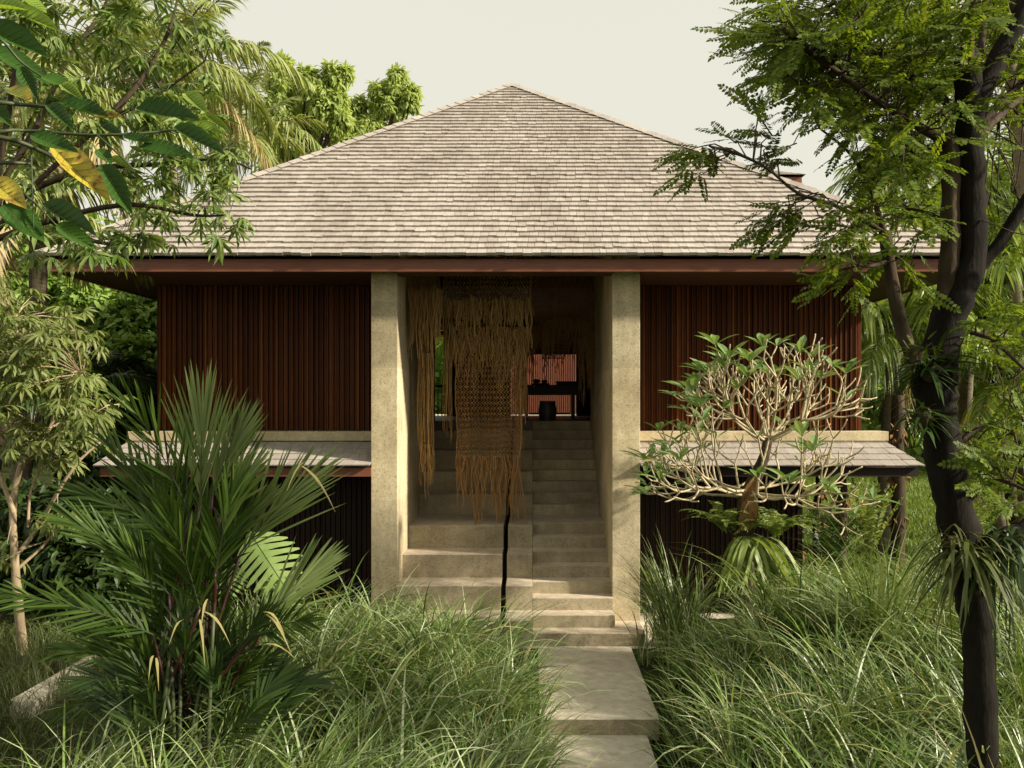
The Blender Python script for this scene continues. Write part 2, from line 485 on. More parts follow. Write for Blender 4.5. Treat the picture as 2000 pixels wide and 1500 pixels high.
# paving beside the house and the path slabs that step down towards the viewer
tag(MB().box(-6.6, 5.6, 11.98, 14.3, -0.25, -0.004).build('paving', M['paving'], bevel=0.01), kind='structure')
tag(MB().slab(0.06, 1.32, 9.23, 11.97, -0.22, 0.0).build('path', [M['step'], M['paving']], bevel=0.006), kind='structure')  # both slabs: rough aggregate sides, darkened to carry the shade on the risers
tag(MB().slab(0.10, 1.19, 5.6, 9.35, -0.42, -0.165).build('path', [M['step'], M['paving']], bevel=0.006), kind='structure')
kb = MB().box(-5.62, -5.32, 9.45, 11.45, -0.1, 0.13).build('stone_kerb', M['paving'], bevel=0.02)
tag(kb, 'pale stone kerb block lying in the grass left of the palm clump', 'kerb')

# ------------------------------------------------------------------ the house
house = thing('timber_house', 'raised timber house with pale shingled pyramid roof and concrete stair passage', 'house', (-0.4, 13.9, 0))


def shingles(mb, A, B, C, D, expo, wmin, wmax, lift=0.034, thick=0.016, jit=0.010):
    """shingle courses over the face with eave A-B and top D-C, normal by the right hand rule"""
    A, B, C, D = map(lambda p: np.asarray(p, float), (A, B, C, D))
    u = nrm(B - A); n = nrm(np.cross(B - A, D - A)); s = np.cross(n, u)
    H = (D - A) @ s; uD = (D - A) @ u; uC = (C - A) @ u; W_ = np.linalg.norm(B - A)
    ua = lambda d: uD * d / H
    ub = lambda d: W_ + (uC - W_) * d / H
    rows = []
    k = int(H / expo) + 1
    for i in range(k):
        d0 = i * expo; d1 = min(d0 + expo * 1.5, H)
        if d0 > H - 0.02: break
        u0 = ua(d0) - rng.random() * wmax; end = ub(d0)
        wave = rng.normal(0, 0.004)
        while u0 < end:
            u1 = u0 + wmin + (wmax - wmin) * rng.random()
            jj = wave + rng.normal(0, jit * 0.6) - (jit * 2 if rng.random() < 0.04 else 0)
            b0, b1 = max(u0, ua(d0)), min(u1, end)
            t0, t1 = max(u0, ua(d1)), min(u1, ub(d1))
            if b1 - b0 > 0.015:
                if t1 < t0: t0 = t1 = (t0 + t1) / 2
                rows.append((b0 + 0.002, b1 - 0.002, t0 + 0.002, t1 - 0.002, d0 + jj, d1, lift + rng.normal(0, 0.002)))
            u0 = u1
    R = np.array(rows)
    def pt(uu, dd, hh): return A + uu[:, None] * u + dd[:, None] * s + hh[:, None] * n
    h1 = np.full(len(R), 0.006); lo = R[:, 6]
    V = np.stack([pt(R[:, 0], R[:, 4], lo), pt(R[:, 1], R[:, 4], lo), pt(R[:, 3], R[:, 5], h1), pt(R[:, 2], R[:, 5], h1),
                  pt(R[:, 0], R[:, 4], lo - thick), pt(R[:, 1], R[:, 4], lo - thick)], 1)
    o = (np.arange(len(R)) * 6)[:, None]
    q = np.concatenate([o + [0, 1, 2, 3], o + [4, 5, 1, 0]])
    t = np.concatenate([o + [4, 0, 3], o + [5, 2, 1]])
    mb.add(V.reshape(-1, 3), q, t)
    mb.add([A, B, C, D], [(0, 1, 2, 3)], mat=1)


def hip_caps(mb, A, C, n1, n2, step=0.24, w=0.11):
    A, C = np.asarray(A, float), np.asarray(C, float); d = nrm(C - A); L = np.linalg.norm(C - A)
    s1 = np.cross(n1, d); s2 = -np.cross(n2, d)
    if s1[2] > 0: s1 = -s1
    if s2[2] > 0: s2 = -s2
    up = nrm(n1 + n2)
    for i in range(int(L / step)):
        p = A + d * i * step; e = A + d * min((i * step + step * 1.35), L)
        hb, ht = 0.078 + rng.normal(0, 0.003), 0.062
        v = [p + up * hb, p + s1 * w + n1 * 0.064, p + s2 * w + n2 * 0.064, e + up * ht, e + s1 * w + n1 * 0.05, e + s2 * w + n2 * 0.05,
             p + up * (hb - 0.016), p + s1 * w + n1 * 0.044, p + s2 * w + n2 * 0.044]
        mb.add(v, [(1, 0, 3, 4), (0, 2, 5, 3), (7, 6, 0, 1), (6, 8, 2, 0)])


XL, XR, YE, YB, ZE = -6.86, 6.33, 12.2, 24.8, 5.337
AP = np.array([-0.45, 18.5, 3.32 + 617 / 1724 * 18.5])
e1, e2, e3, e4 = [np.array(p) for p in ((XL, YE, ZE), (XR, YE, ZE), (XR, YB, ZE), (XL, YB, ZE))]
mb = MB()
for a, b in ((e1, e2), (e2, e3), (e3, e4), (e4, e1)):
    shingles(mb, a, b, AP, AP, 0.178, 0.09, 0.17, lift=0.052, thick=0.044, jit=0.010)
roof = mb.build('roof', [M['shingle'], M['underlay']], house)
mb = MB()
nf = nrm(np.cross(e2 - e1, AP - e1)); nr = nrm(np.cross(e3 - e2, AP - e2)); nb = nrm(np.cross(e4 - e3, AP - e3)); nl = nrm(np.cross(e1 - e4, AP - e4))
for a, n1, n2 in ((e1, nl, nf), (e2, nf, nr), (e3, nr, nb), (e4, nb, nl)):
    hip_caps(mb, a, AP, n1, n2)
mb.build('hip_caps', M['shingle'], roof)

fx0, fx1, fy0, fy1 = XL + 0.10, XR - 0.10, YE + 0.105, YB - 0.105
mb = MB()
mb.box(fx0, fx1, fy0, fy0 + 0.05, 5.135, 5.315).box(fx0, fx1, fy1 - 0.05, fy1, 5.135, 5.315)
mb.box(fx0, fx0 + 0.05, fy0 + 0.05, fy1 - 0.05, 5.135, 5.315).box(fx1 - 0.05, fx1, fy0 + 0.05, fy1 - 0.05, 5.135, 5.315)
mb.build('fascia', M['fascia'], house, bevel=0.006)
PX = (-2.333, -1.958, 1.134, 1.531)     # outer and inner faces of the two passage walls
mb = MB()
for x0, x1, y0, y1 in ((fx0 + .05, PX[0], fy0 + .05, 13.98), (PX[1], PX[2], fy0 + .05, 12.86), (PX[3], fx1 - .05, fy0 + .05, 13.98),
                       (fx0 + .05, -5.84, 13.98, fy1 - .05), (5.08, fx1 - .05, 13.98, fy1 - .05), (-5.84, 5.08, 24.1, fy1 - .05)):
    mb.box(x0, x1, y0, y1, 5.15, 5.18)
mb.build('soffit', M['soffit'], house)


def slat_wall(name, p0, p1, z0, z1, parent, mats, pitch=0.104, out=1):
    """vertical boards with proud battens from p0 to p1 (seen from the side on the right of p0->p1)"""
    p0 = np.array(p0, float); p1 = np.array(p1, float)
    d = nrm(p1 - p0); L = np.linalg.norm(p1 - p0); n = np.array([d[1], -d[0]])
    mb = MB()

    def bx(a, b, o0, o1, za, zb, mat=0):
        c = [p0 + d * a + n * o0, p0 + d * b + n * o0, p0 + d * b + n * o1, p0 + d * a + n * o1]
        v = [(*q, z) for z in (za, zb) for q in c]
        mb.add(v, [(0, 1, 2, 3), (4, 7, 6, 5), (0, 4, 5, 1), (1, 5, 6, 2), (2, 6, 7, 3), (3, 7, 4, 0)], mat=mat)
    bx(0, L, -0.04, 0.0, z0, z1, 1)
    u = 0.0; i = 0
    while u < L - 0.03:
        w = 0.026 if i % 2 == 0 else 0.034
        o = (0.052 if i % 2 == 0 else 0.020) + rng.normal(0, 0.003)
        if rng.random() < 0.07: o += 0.012
        bx(u, min(u + w, L), 0.0005, o, z0 + 0.004, z1 - 0.004)
        u += w + (0.008 + 0.004 * rng.random()); i += 1
    return mb.build(name, mats, parent)


sm = [M['slat'], M['slatdark']]
slat_wall('slat_wall', (-5.878, 13.9), (PX[0], 13.9), 2.875, 5.148, house, sm)
slat_wall('slat_wall', (PX[3], 13.9), (5.11, 13.9), 2.875, 5.148, house, sm)
slat_wall('slat_wall', (-5.878, 24.1), (-5.878, 13.90), 2.875, 5.148, house, sm)
slat_wall('slat_wall', (5.11, 13.90), (5.11, 24.1), 2.875, 5.148, house, sm)
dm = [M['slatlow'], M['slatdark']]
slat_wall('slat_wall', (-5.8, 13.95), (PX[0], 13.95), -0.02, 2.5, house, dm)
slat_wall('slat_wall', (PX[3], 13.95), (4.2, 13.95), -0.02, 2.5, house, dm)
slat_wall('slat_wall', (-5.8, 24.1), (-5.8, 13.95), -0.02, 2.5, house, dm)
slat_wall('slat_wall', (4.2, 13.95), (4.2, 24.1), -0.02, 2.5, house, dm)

# ledge and skirt roof between the storeys, left and right of the passage
for x0, x1, xe0, xe1 in ((-6.22, PX[0], -6.28, PX[0]), (PX[3], 5.44, PX[3], 5.58)):
    MB().box(x0, x1, 13.52, 13.98, 2.722, 2.868).build('ledge', M['concrete'], house, bevel=0.008)
    mb = MB()
    shingles(mb, (xe0, 12.58, 2.395), (xe1, 12.58, 2.395), (x1 - 0.04 if x1 > 0 else x1, 13.56, 2.705), (x0, 13.56, 2.705), 0.235, 0.11, 0.24, 0.03, 0.016, 0.006)
    sr = mb.build('skirt_roof', [M['shingle'], M['underlay']], house)
    MB().box(xe0 + .06, xe1 - (.06 if xe1 > 0 else 0), 12.66, 12.70, 2.25, 2.375).build('skirt_fascia', M['fascia' if x0 < 0 else 'slatdark'], house)
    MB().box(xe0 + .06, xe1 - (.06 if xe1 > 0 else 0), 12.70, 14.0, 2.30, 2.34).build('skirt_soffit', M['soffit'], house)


def pier(x0, x1, name):
    prof = [(12.69, -0.05), (17.6, -0.05), (17.6, 6.2), (13.75, 6.2), (12.95, 5.62), (12.69, 5.45)]
    mb = MB(); k = len(prof)
    v = [(x, y, z) for x in (x0, x1) for y, z in prof]
    q = [(i, i + k, (i + 1) % k + k, (i + 1) % k) for i in range(k)]
    # sides as quads
    q += [(0, 1, 2, 3), (0, 3, 4, 5), (6, 9, 8, 7), (6, 11, 10, 9)]
    mb.add(v, q)
    return mb.build(name, M['concrete'], house, bevel=0.012)


pier(PX[0], PX[1], 'passage_wall')
pier(PX[2], PX[3], 'passage_wall')
MB().box(PX[0], PX[3], 13.72, 17.6, 6.2, 6.25).build('passage_ceiling', M['soffit'], house)

# stairs: narrow treads on the right, seat-high steps on the left, a drain slot between
stair = holder('staircase', house)
R_ = 0.173
ys = [12.0 + 0.3 * i for i in range(8)] + [15.15 + 0.3 * i for i in range(9)] + [17.6]
for i in range(17):
    x1 = 1.52 if i == 0 else 1.137
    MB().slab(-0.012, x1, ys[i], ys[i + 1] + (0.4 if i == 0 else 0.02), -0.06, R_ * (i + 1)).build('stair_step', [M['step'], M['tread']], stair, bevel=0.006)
yb = [12.0, 12.6, 13.2, 13.8, 15.15, 15.75, 16.35, 16.95, 17.6]
for i in range(8):
    z = R_ * 2 * (i + 1)
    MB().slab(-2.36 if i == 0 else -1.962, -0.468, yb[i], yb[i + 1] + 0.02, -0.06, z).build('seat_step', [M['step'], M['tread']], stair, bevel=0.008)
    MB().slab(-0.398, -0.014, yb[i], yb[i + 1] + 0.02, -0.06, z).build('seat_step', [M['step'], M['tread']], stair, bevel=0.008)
mb = MB()
mb.add([(-0.47, 11.9, -0.1), (-0.396, 11.9, -0.1), (-0.396, 17.5, 2.2), (-0.47, 17.5, 2.2)], [(0, 1, 2, 3)])
mb.build('drain_slot', M['underlay'], stair)

# upper floor and hall behind
mb = MB().box(-5.83, 5.06, 17.605, 24.2, 0.3, R_ * 17)
mb.box(-5.83, PX[0], 14.0, 17.6, 2.75, 2.86).box(PX[3], 5.06, 14.0, 17.6, 2.75, 2.86)
mb.build('upper_floor', M['floor'], house)
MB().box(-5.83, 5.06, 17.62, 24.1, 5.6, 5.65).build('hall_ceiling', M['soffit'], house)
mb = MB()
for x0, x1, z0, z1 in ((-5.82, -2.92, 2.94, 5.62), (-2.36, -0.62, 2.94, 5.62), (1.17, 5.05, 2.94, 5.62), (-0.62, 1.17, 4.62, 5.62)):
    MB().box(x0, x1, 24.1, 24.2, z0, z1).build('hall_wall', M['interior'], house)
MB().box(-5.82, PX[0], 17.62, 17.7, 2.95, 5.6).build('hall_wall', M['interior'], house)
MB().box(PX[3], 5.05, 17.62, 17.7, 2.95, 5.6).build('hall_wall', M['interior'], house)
mb = MB().box(-2.92, -2.36, 23.9, 23.94, 3.72, 3.78)
for x in np.linspace(-2.9, -2.38, 6): mb.box(x - .012, x + .012, 23.905, 23.935, 2.95, 3.72)
mb.build('balustrade', M['darkwood'], house)
MB().box(-3.5, 3.5, 24.25, 28.5, 2.6, 2.92).build('terrace', M['paving'], house)

# the house behind, seen through the passage and over the roof shoulder
rear = thing('rear_house', 'red timber house behind, its roof corner showing past the right roof shoulder', 'house', (2, 34, 0))
slat_wall('slat_wall', (-2.6, 33.0), (9.0, 33.0), 0.0, 11.2, rear, [M['redscreen'], M['slatdark']], 0.3)
slat_wall('slat_wall', (9.0, 33.0), (9.0, 44), 0.0, 11.2, rear, [M['redscreen'], M['slatdark']], 0.3)
mb = MB()
r1, r2, r3, r4 = (-3.4, 32, 11.55), (9.85, 32, 11.55), (9.85, 45, 11.55), (-3.4, 45, 11.55)
ra = (3.2, 38.5, 14.2)
for a, b in ((r1, r2), (r2, r3)):
    shingles(mb, a, b, ra, ra, 0.2, 0.12, 0.25)
mb.add([r3, r4, ra, r1], t=[(0, 1, 2), (1, 3, 2)])
mb.build('roof', [M['shingle'], M['underlay']], rear)
mb = MB().box(-3.3, 9.76, 32.1, 32.16, 11.25, 11.5).box(9.70, 9.76, 32.16, 44.9, 11.25, 11.5).box(-3.3, 9.7, 32.16, 44.9, 11.25, 11.3)
mb.build('fascia', M['fascia'], rear)


# ------------------------------------------------------------------ furniture in the hall
def table():
    t = thing('long_table', 'long dark timber table on the upper floor at the head of the stairs', 'table', (0.35, 19.5, R_ * 17))
    z = R_ * 17
    MB().box(-0.25, 1.02, 19.1, 19.9, z + 0.68, z + 0.75).build('tabletop', M['darkwood'], t, bevel=0.01)
    MB().box(-0.2, 0.97, 19.15, 19.85, z + 0.53, z + 0.68).build('apron', M['darkwood'], t)
    for x in (-0.15, 0.87):
        for y in (19.2, 19.75):
            MB().box(x - .03, x + .03, y - .03, y + .03, z, z + 0.53).build('leg', M['darkwood'], t)
    MB().box(-0.1, 0.82, 19.46, 19.5, z + 0.1, z + 0.14).build('stretcher', M['darkwood'], t)
    b = thing('tray', 'low dark tray with rounded bowls lying on the long table', 'tray', (0.1, 19.4, z + 0.75))
    MB().box(-0.05, 0.35, 19.25, 19.6, z + .752, z + .79).build('tray_base', M['darkwood'], b, bevel=0.01)
    mb = MB(); n = 9
    for cx_, r in ((0.06, .09), (0.24, .075)):
        mb.tube([(cx_, 19.42, z + .79 + k * r / 6) for k in range(7)], [r * .5, r * .8, r * .95, r, r * .97, r * .85, r * .5], 12)
    mb.build('bowl', M['darkwood'], b, smooth=True)
    c = thing('writing_box', 'flat dark box on the right end of the long table', 'box', (0.8, 19.4, z + .752))
    MB().box(0.5, 1.0, 19.2, 19.6, z + .752, z + .80).build('box_body', M['darkwood'], c, bevel=0.008)
    MB().box(0.49, 1.01, 19.19, 19.61, z + .802, z + .83).build('lid', M['darkwood'], c, bevel=0.008)


table()


def drum():
    z = R_ * 17
    o = thing('drum_stool', 'round dark drum stool at the top edge of the stairs before the table', 'stool', (0.29, 18.3, z))
    a = np.linspace(0, 1, 9)
    MB().tube([(0.29, 18.3, z + .002 + .36 * t) for t in a], [0.165 + 0.02 * math.sin(math.pi * t) for t in a], 28, knobbly=0).build('body', M['drum'], o, smooth=True)
    MB().tube([(0.29, 18.3, z + .36), (0.29, 18.3, z + .395), (0.29, 18.3, z + .40)], [0.172, 0.172, 0.16], 28).build('seat', M['drum'], o, bevel=0.004)


drum()


# ------------------------------------------------------------------ woven hangings
def fringe(mb, top_l, top_r, n, lmin, lmax, Y, rad=0.0055, wav=0.02, depth=0.06, sag=None, mat=0):
    """strands hanging from the line top_l -> top_r (photo pixels at distance Y)"""
    a, b = P(*top_l, Y), P(*top_r, Y)
    u = np.sort(rng.random(n)); k = 8
    top = a + (b - a) * u[:, None]
    top[:, 1] += rng.normal(0, depth, n)
    if sag is not None:
        top[:, 2] += sag(u)
    L = lmin + (lmax - lmin) * rng.random(n) ** 1.5
    L = L * (0.75 + 0.4 * np.sin(u * 9 + rng.random() * 6) ** 2)
    t = np.linspace(0, 1, k)
    paths = np.repeat(top[:, None], k, 1)
    paths[:, :, 2] -= L[:, None] * t
    ph = rng.random((n, 1)) * 6.28
    paths[:, :, 0] += (wav * np.sin(ph + t * (3 + 4 * rng.random((n, 1)))) + rng.normal(0, wav * 1.2, (n, 1)) * t)
    paths[:, :, 1] += wav * np.cos(ph * 1.7 + t * 5) + rng.normal(0, wav, (n, 1)) * t
    mb.tubes(paths, rad * (0.7 + 0.7 * rng.random((n, 1))) * np.linspace(1, 0.75, k), 4, mat)


def net(mb, x0, x1, y0, y1, Y, cell=0.055, rad=0.0055, taper=0.0, wave=0.05, bottom=None):
    """knotted diamond net between photo pixels, gently folded"""
    a, b = P(x0, y0, Y), P(x1, y1, Y)
    Wd, H = b[0] - a[0], a[2] - b[2]
    nx = max(4, int(Wd / cell)); ny = max(4, int(H / (cell * 0.8)))
    ph = rng.random(3) * 6
    def surf(uu, vv):
        c = (uu - 0.5) * (1 - taper * vv) + 0.5
        x = a[0] + Wd * c + 0.012 * np.sin(vv * 11 + ph[0]) + 0.004 * np.sin(uu * 60 + vv * 40)
        y = Y + wave * np.sin(uu * 13 + ph[1] + vv * 1.5) + 0.02 * np.sin(vv * 8 + ph[2])
        z = a[2] - H * vv
        return np.stack([x, y, z], -1)
    paths = []
    for sgn in (1, -1):
        for i in range(nx + 1):
            # zigzag: each cord swings half a cell left and right, knotting with its neighbours
            vv = np.linspace(0, 1, ny * 2 + 1)
            zig = (np.abs(((np.arange(ny * 2 + 1) + (0 if sgn > 0 else 1)) % 2))) * 1.0
            uu = (i + sgn * 0.5 * zig) / nx
            paths.append(surf(np.clip(uu, 0, 1), vv))
    paths = np.array(paths)
    mb.tubes(paths, np.full(paths.shape[:2], rad), 4)
    knots = paths[:, ::2].reshape(-1, 3)
    tv = np.array([(1, 0, 0), (-1, 0, 0), (0, 1, 0), (0, -1, 0), (0, 0, 1.2), (0, 0, -1.2)]) * rad * 1.9
    tt = [(0, 2, 4), (2, 1, 4), (1, 3, 4), (3, 0, 4), (2, 0, 5), (1, 2, 5), (3, 1, 5), (0, 3, 5)]
    mb.scatter((tv, [], tt), np.repeat(np.eye(3)[None], len(knots), 0), knots, 1.0)


def hangings():
    h = thing('macrame_hanging', 'large tiered jute net hanging with long fringes in the middle of the passage', 'wall hanging', P(950, 400, 14.2), 'jute hangings in the stair passage')
    mb = MB(); net(mb, 866, 1036, 430, 592, 13.9, 0.10, 0.009); mb.build('net', M['jute'], h)
    mb = MB()
    arc = lambda k, s=0.06: (lambda u: -s * np.abs(np.sin(u * k)) + rng.normal(0, 0.015, len(u)))
    fringe(mb, (864, 580), (1036, 580), 300, 0.18, 0.55, 13.86, 0.0075, sag=arc(9)); mb.build('fringe', M['jute'], h)
    mb = MB(); net(mb, 880, 1012, 596, 640, 14.12, 0.08, 0.008); mb.build('net', M['jute'], h)
    mb = MB(); fringe(mb, (876, 636), (1034, 636), 240, 0.2, 0.55, 13.98, 0.0072, sag=arc(6)); mb.build('fringe', M['jute'], h)
    mb = MB(); fringe(mb, (888, 660), (1026, 660), 130, 0.25, 0.75, 13.95, sag=arc(5, 0.1)); mb.build('fringe', M['jute'], h)
    mb = MB(); net(mb, 888, 1020, 640, 892, 14.0, 0.105, 0.0095, taper=0.06, wave=0.07); mb.build('net', M['jutedark'], h)
    mb = MB(); fringe(mb, (894, 890), (1014, 890), 130, 0.55, 1.15, 14.0, 0.006, 0.03); mb.build('fringe', M['jutedark'], h)
    mb = MB(); fringe(mb, (866, 600), (884, 600), 26, 1.4, 2.2, 14.1, 0.005, 0.02); fringe(mb, (1004, 640), (1028, 640), 44, 1.3, 2.2, 14.2, 0.005, 0.02)
    mb.build('cord', M['jutedark'], h)

    h = thing('macrame_hanging', 'short shaggy jute hanging with pale fringe beside the left passage wall', 'wall hanging', P(830, 400, 13.6), 'jute hangings in the stair passage')
    mb = MB(); net(mb, 803, 860, 430, 572, 13.6, 0.05); mb.build('net', M['jute'], h)
    mb = MB(); fringe(mb, (800, 562), (862, 562), 170, 0.35, 1.05, 13.55, 0.007, sag=arc(4)); mb.build('fringe', M['jute'], h)
    h = thing('macrame_hanging', 'long narrow jute strip hanging near the left passage wall down to the steps', 'wall hanging', P(832, 400, 13.9), 'jute hangings in the stair passage')
    mb = MB(); net(mb, 820, 846, 520, 880, 13.9, 0.05, wave=0.03); mb.build('net', M['jute'], h)
    mb = MB(); fringe(mb, (817, 690), (846, 690), 60, 0.7, 1.6, 13.85, 0.005, 0.015); fringe(mb, (819, 868), (846, 868), 60, 0.3, 0.75, 13.9, 0.005, 0.015); mb.build('fringe', M['jute'], h)
    h = thing('macrame_hanging', 'dim dark jute hanging with ragged arched fringe at the back right of the passage', 'wall hanging', P(1105, 400, 16.4), 'jute hangings in the stair passage')
    mb = MB(); net(mb, 1036, 1172, 440, 640, 16.4, 0.05, 0.007); mb.build('net', M['jutedark'], h)
    mb = MB(); fringe(mb, (1036, 628), (1172, 628), 260, 0.2, 0.75, 16.35, 0.006, sag=lambda u: -0.25 * (2 * u - 1) ** 2 + 0.08)
    fringe(mb, (1128, 660), (1172, 660), 70, 0.4, 1.2, 16.4, 0.006); fringe(mb, (1020, 640), (1046, 640), 40, 0.5, 1.2, 16.3, 0.006)
    mb.build('fringe', M['jutedark'], h)
    net_o = thing('macrame_hanging', 'small net swag with knotted tassels against the red wall beyond the stairs', 'wall hanging', P(1075, 640, 17.2), 'jute hangings in the stair passage')
    mb = MB(); net(mb, 1052, 1112, 640, 700, 17.2, 0.085, 0.008, taper=0.3); mb.build('net', M['jutedark'], net_o)
    mb = MB(); fringe(mb, (1060, 698), (1105, 698), 9, 0.15, 0.4, 17.2, 0.007); mb.build('tassel', M['jutedark'], net_o)


hangings()


# ------------------------------------------------------------------ leaf templates (unit length along +x, normal +z)
def lance(nseg=3, w=0.16, droop=0.25, fold=0.12, peak=0.4):
    t = np.linspace(0, 1, nseg + 1)
    wd = w * (np.sin(math.pi * t ** (math.log(0.5) / math.log(peak))) ** 0.8)
    wd[0] = w * 0.06; wd[-1] = w * 0.02
    V = []
    for ti, wi in zip(t, wd):
        z = -droop * ti ** 2
        V += [(ti, -wi, z + fold * wi), (ti, 0, z - fold * wi * 0.6), (ti, wi, z + fold * wi)]
    q = []
    for i in range(nseg):
        a = i * 3; q += [(a, a + 3, a + 4, a + 1), (a + 1, a + 4, a + 5, a + 2)]
    q = [tuple(reversed(f)) for f in q]
    return np.array(V), np.array(q), np.zeros((0, 3), int)


def combine(parts):
    """parts: (template, R 3x3, pos, scale)"""
    V, Q, T, n = [], [], [], 0
    for (tv, tq, tt), R, p, s in parts:
        V.append(tv @ np.asarray(R).T * s + np.asarray(p))
        if len(tq): Q.append(np.asarray(tq) + n)
        if len(tt): T.append(np.asarray(tt) + n)
        n += len(tv)
    return np.concatenate(V), (np.concatenate(Q) if Q else np.zeros((0, 4), int)), (np.concatenate(T) if T else np.zeros((0, 3), int))


def RZY(az, el):
    d = np.array([[math.cos(az) * math.cos(el), math.sin(az) * math.cos(el), math.sin(el)]])
    return basis(d, np.array([0, 0, 1.0]))[0]


def stick(L, r=0.01):
    v = [(0, -r, 0), (0, r, 0), (L, r * .6, 0), (L, -r * .6, 0), (0, 0, -r), (L, 0, -r)]
    return np.array(v), np.array([(0, 3, 2, 1), (0, 4, 5, 3), (1, 2, 5, 4)]), np.zeros((0, 3), int)


leaf2 = lance(2, 0.22, 0.2)
LANCE = lance(3, 0.17, 0.3)
OVATE = lance(4, 0.30, 0.22, 0.15, 0.4)
ROUND = lance(3, 0.36, 0.12, 0.1, 0.5)


def palmate(k=7, w=0.115, droop=0.55):
    ps = []
    for i in range(k):
        az = (i / (k - 1) - 0.5) * math.radians(250)
        L = 1.0 - 0.35 * abs(i / (k - 1) - 0.5) * 2
        ps.append((lance(3, w, droop, 0.15, 0.55), RZY(az, -0.15), (0.0, 0, 0), L))
    ps.append((stick(0.9, 0.012), RZY(math.pi, 0.25), (0, 0, 0), 1.0))
    return combine(ps)


def pinnate(k=8, leaflet=0.19, w=0.36):
    ps = [(stick(1.0, 0.008), np.eye(3), (0, 0, 0), 1.0)]
    lf = lance(2, w, 0.1, 0.1, 0.5)
    for i in range(k):
        x = 0.12 + 0.86 * i / (k - 1)
        L = leaflet * (0.75 + 0.35 * math.sin(math.pi * min(1, 0.2 + i / k)))
        for s in (1, -1):
            ps.append((lf, RZY(s * math.radians(62 + random.uniform(-8, 8)), random.uniform(-.25, .1)), (x, s * .006, 0), L))
    ps.append((lf, RZY(0, 0), (1.0, 0, 0), leaflet))
    v, q, t = combine(ps)
    v[:, 2] -= 0.08 * v[:, 0] ** 2
    return v, q, t


random.seed(3)
PALMATE = palmate()
PINNATE = pinnate()


# ------------------------------------------------------------------ plant builders
def rand_dirs(n, zbias=0.0):
    d = rng.normal(0, 1, (n, 3)); d[:, 2] += zbias
    return nrm(d)


def clump_leaves(mb, c, r, n, tpl, size, droop=0.35, flat=0.8, mat=0, shell=0.55):
    """leaves spread through an uneven ball, turned outwards"""
    d = rand_dirs(n, 0.25)
    lump = 1 + 0.25 * np.sin(d[:, 0] * 5 + c[0] * 3) * np.sin(d[:, 2] * 4 + c[2] * 3)
    rad = r * lump * (shell + (1 - shell) * rng.random(n)) ** 0.7
    pos = c + d * rad[:, None] * np.array([1, 1, flat])
    ld = nrm(d * 0.8 + rng.normal(0, 0.5, (n, 3)) - np.array([0, 0, droop]))
    up = nrm(d * 0.5 + np.array([0, 0, 0.9]) + rng.normal(0, 0.35, (n, 3)))
    mb.scatter(tpl, basis(ld, up), pos, size * (0.65 + 0.7 * rng.random(n)), mat)


def clump_tree(name, label, cat, base, clumps, tpl, size, dens, leafm, barkm, trunk_r=0.12, group=None, droop=0.35, flat=0.85):
    """clumps: (px, py, r_px, Y); dens = leaves per clump"""
    root = thing(name, label, cat, base, group)
    C = [(P(a, b, Y), r / F * Y) for a, b, r, Y in clumps]
    top = np.mean([c for c, _ in C], 0)
    base = np.array(base, float)
    mid = base * 0.45 + top * 0.55; mid[:2] += rng.normal(0, 0.15, 2)
    mb = MB()
    mb.tube([base - [0, 0, .2], base * .7 + mid * .3 + rng.normal(0, .05, 3), mid, top], [trunk_r, trunk_r * .85, trunk_r * .65, trunk_r * .25], 8, smooth_n=14, knobbly=0.15)
    for c, r in C:
        st = mid + (top - mid) * rng.random() * 0.8
        mb.tube([st, (st + c) / 2 + rng.normal(0, .12, 3) * r, c + [0, 0, -.1 * r], c + rng.normal(0, .3, 3) * r], [trunk_r * .4, trunk_r * .28, trunk_r * .15, trunk_r * .06], 6, smooth_n=9)
    mb.build('trunk', barkm, root, smooth=True)
    mb = MB()
    for c, r in C:
        n = int(dens * (0.8 + 0.4 * rng.random()))
        clump_leaves(mb, c, r, n, tpl, size, droop, flat)
        for k in range(4):          # outlying sprigs give an uneven edge
            o = c + rand_dirs(1, 0.3)[0] * r * (0.85 + .35 * rng.random())
            clump_leaves(mb, o, r * 0.33, n // 9, tpl, size, droop, flat)
    mb.build('crown', leafm, root)
    return root


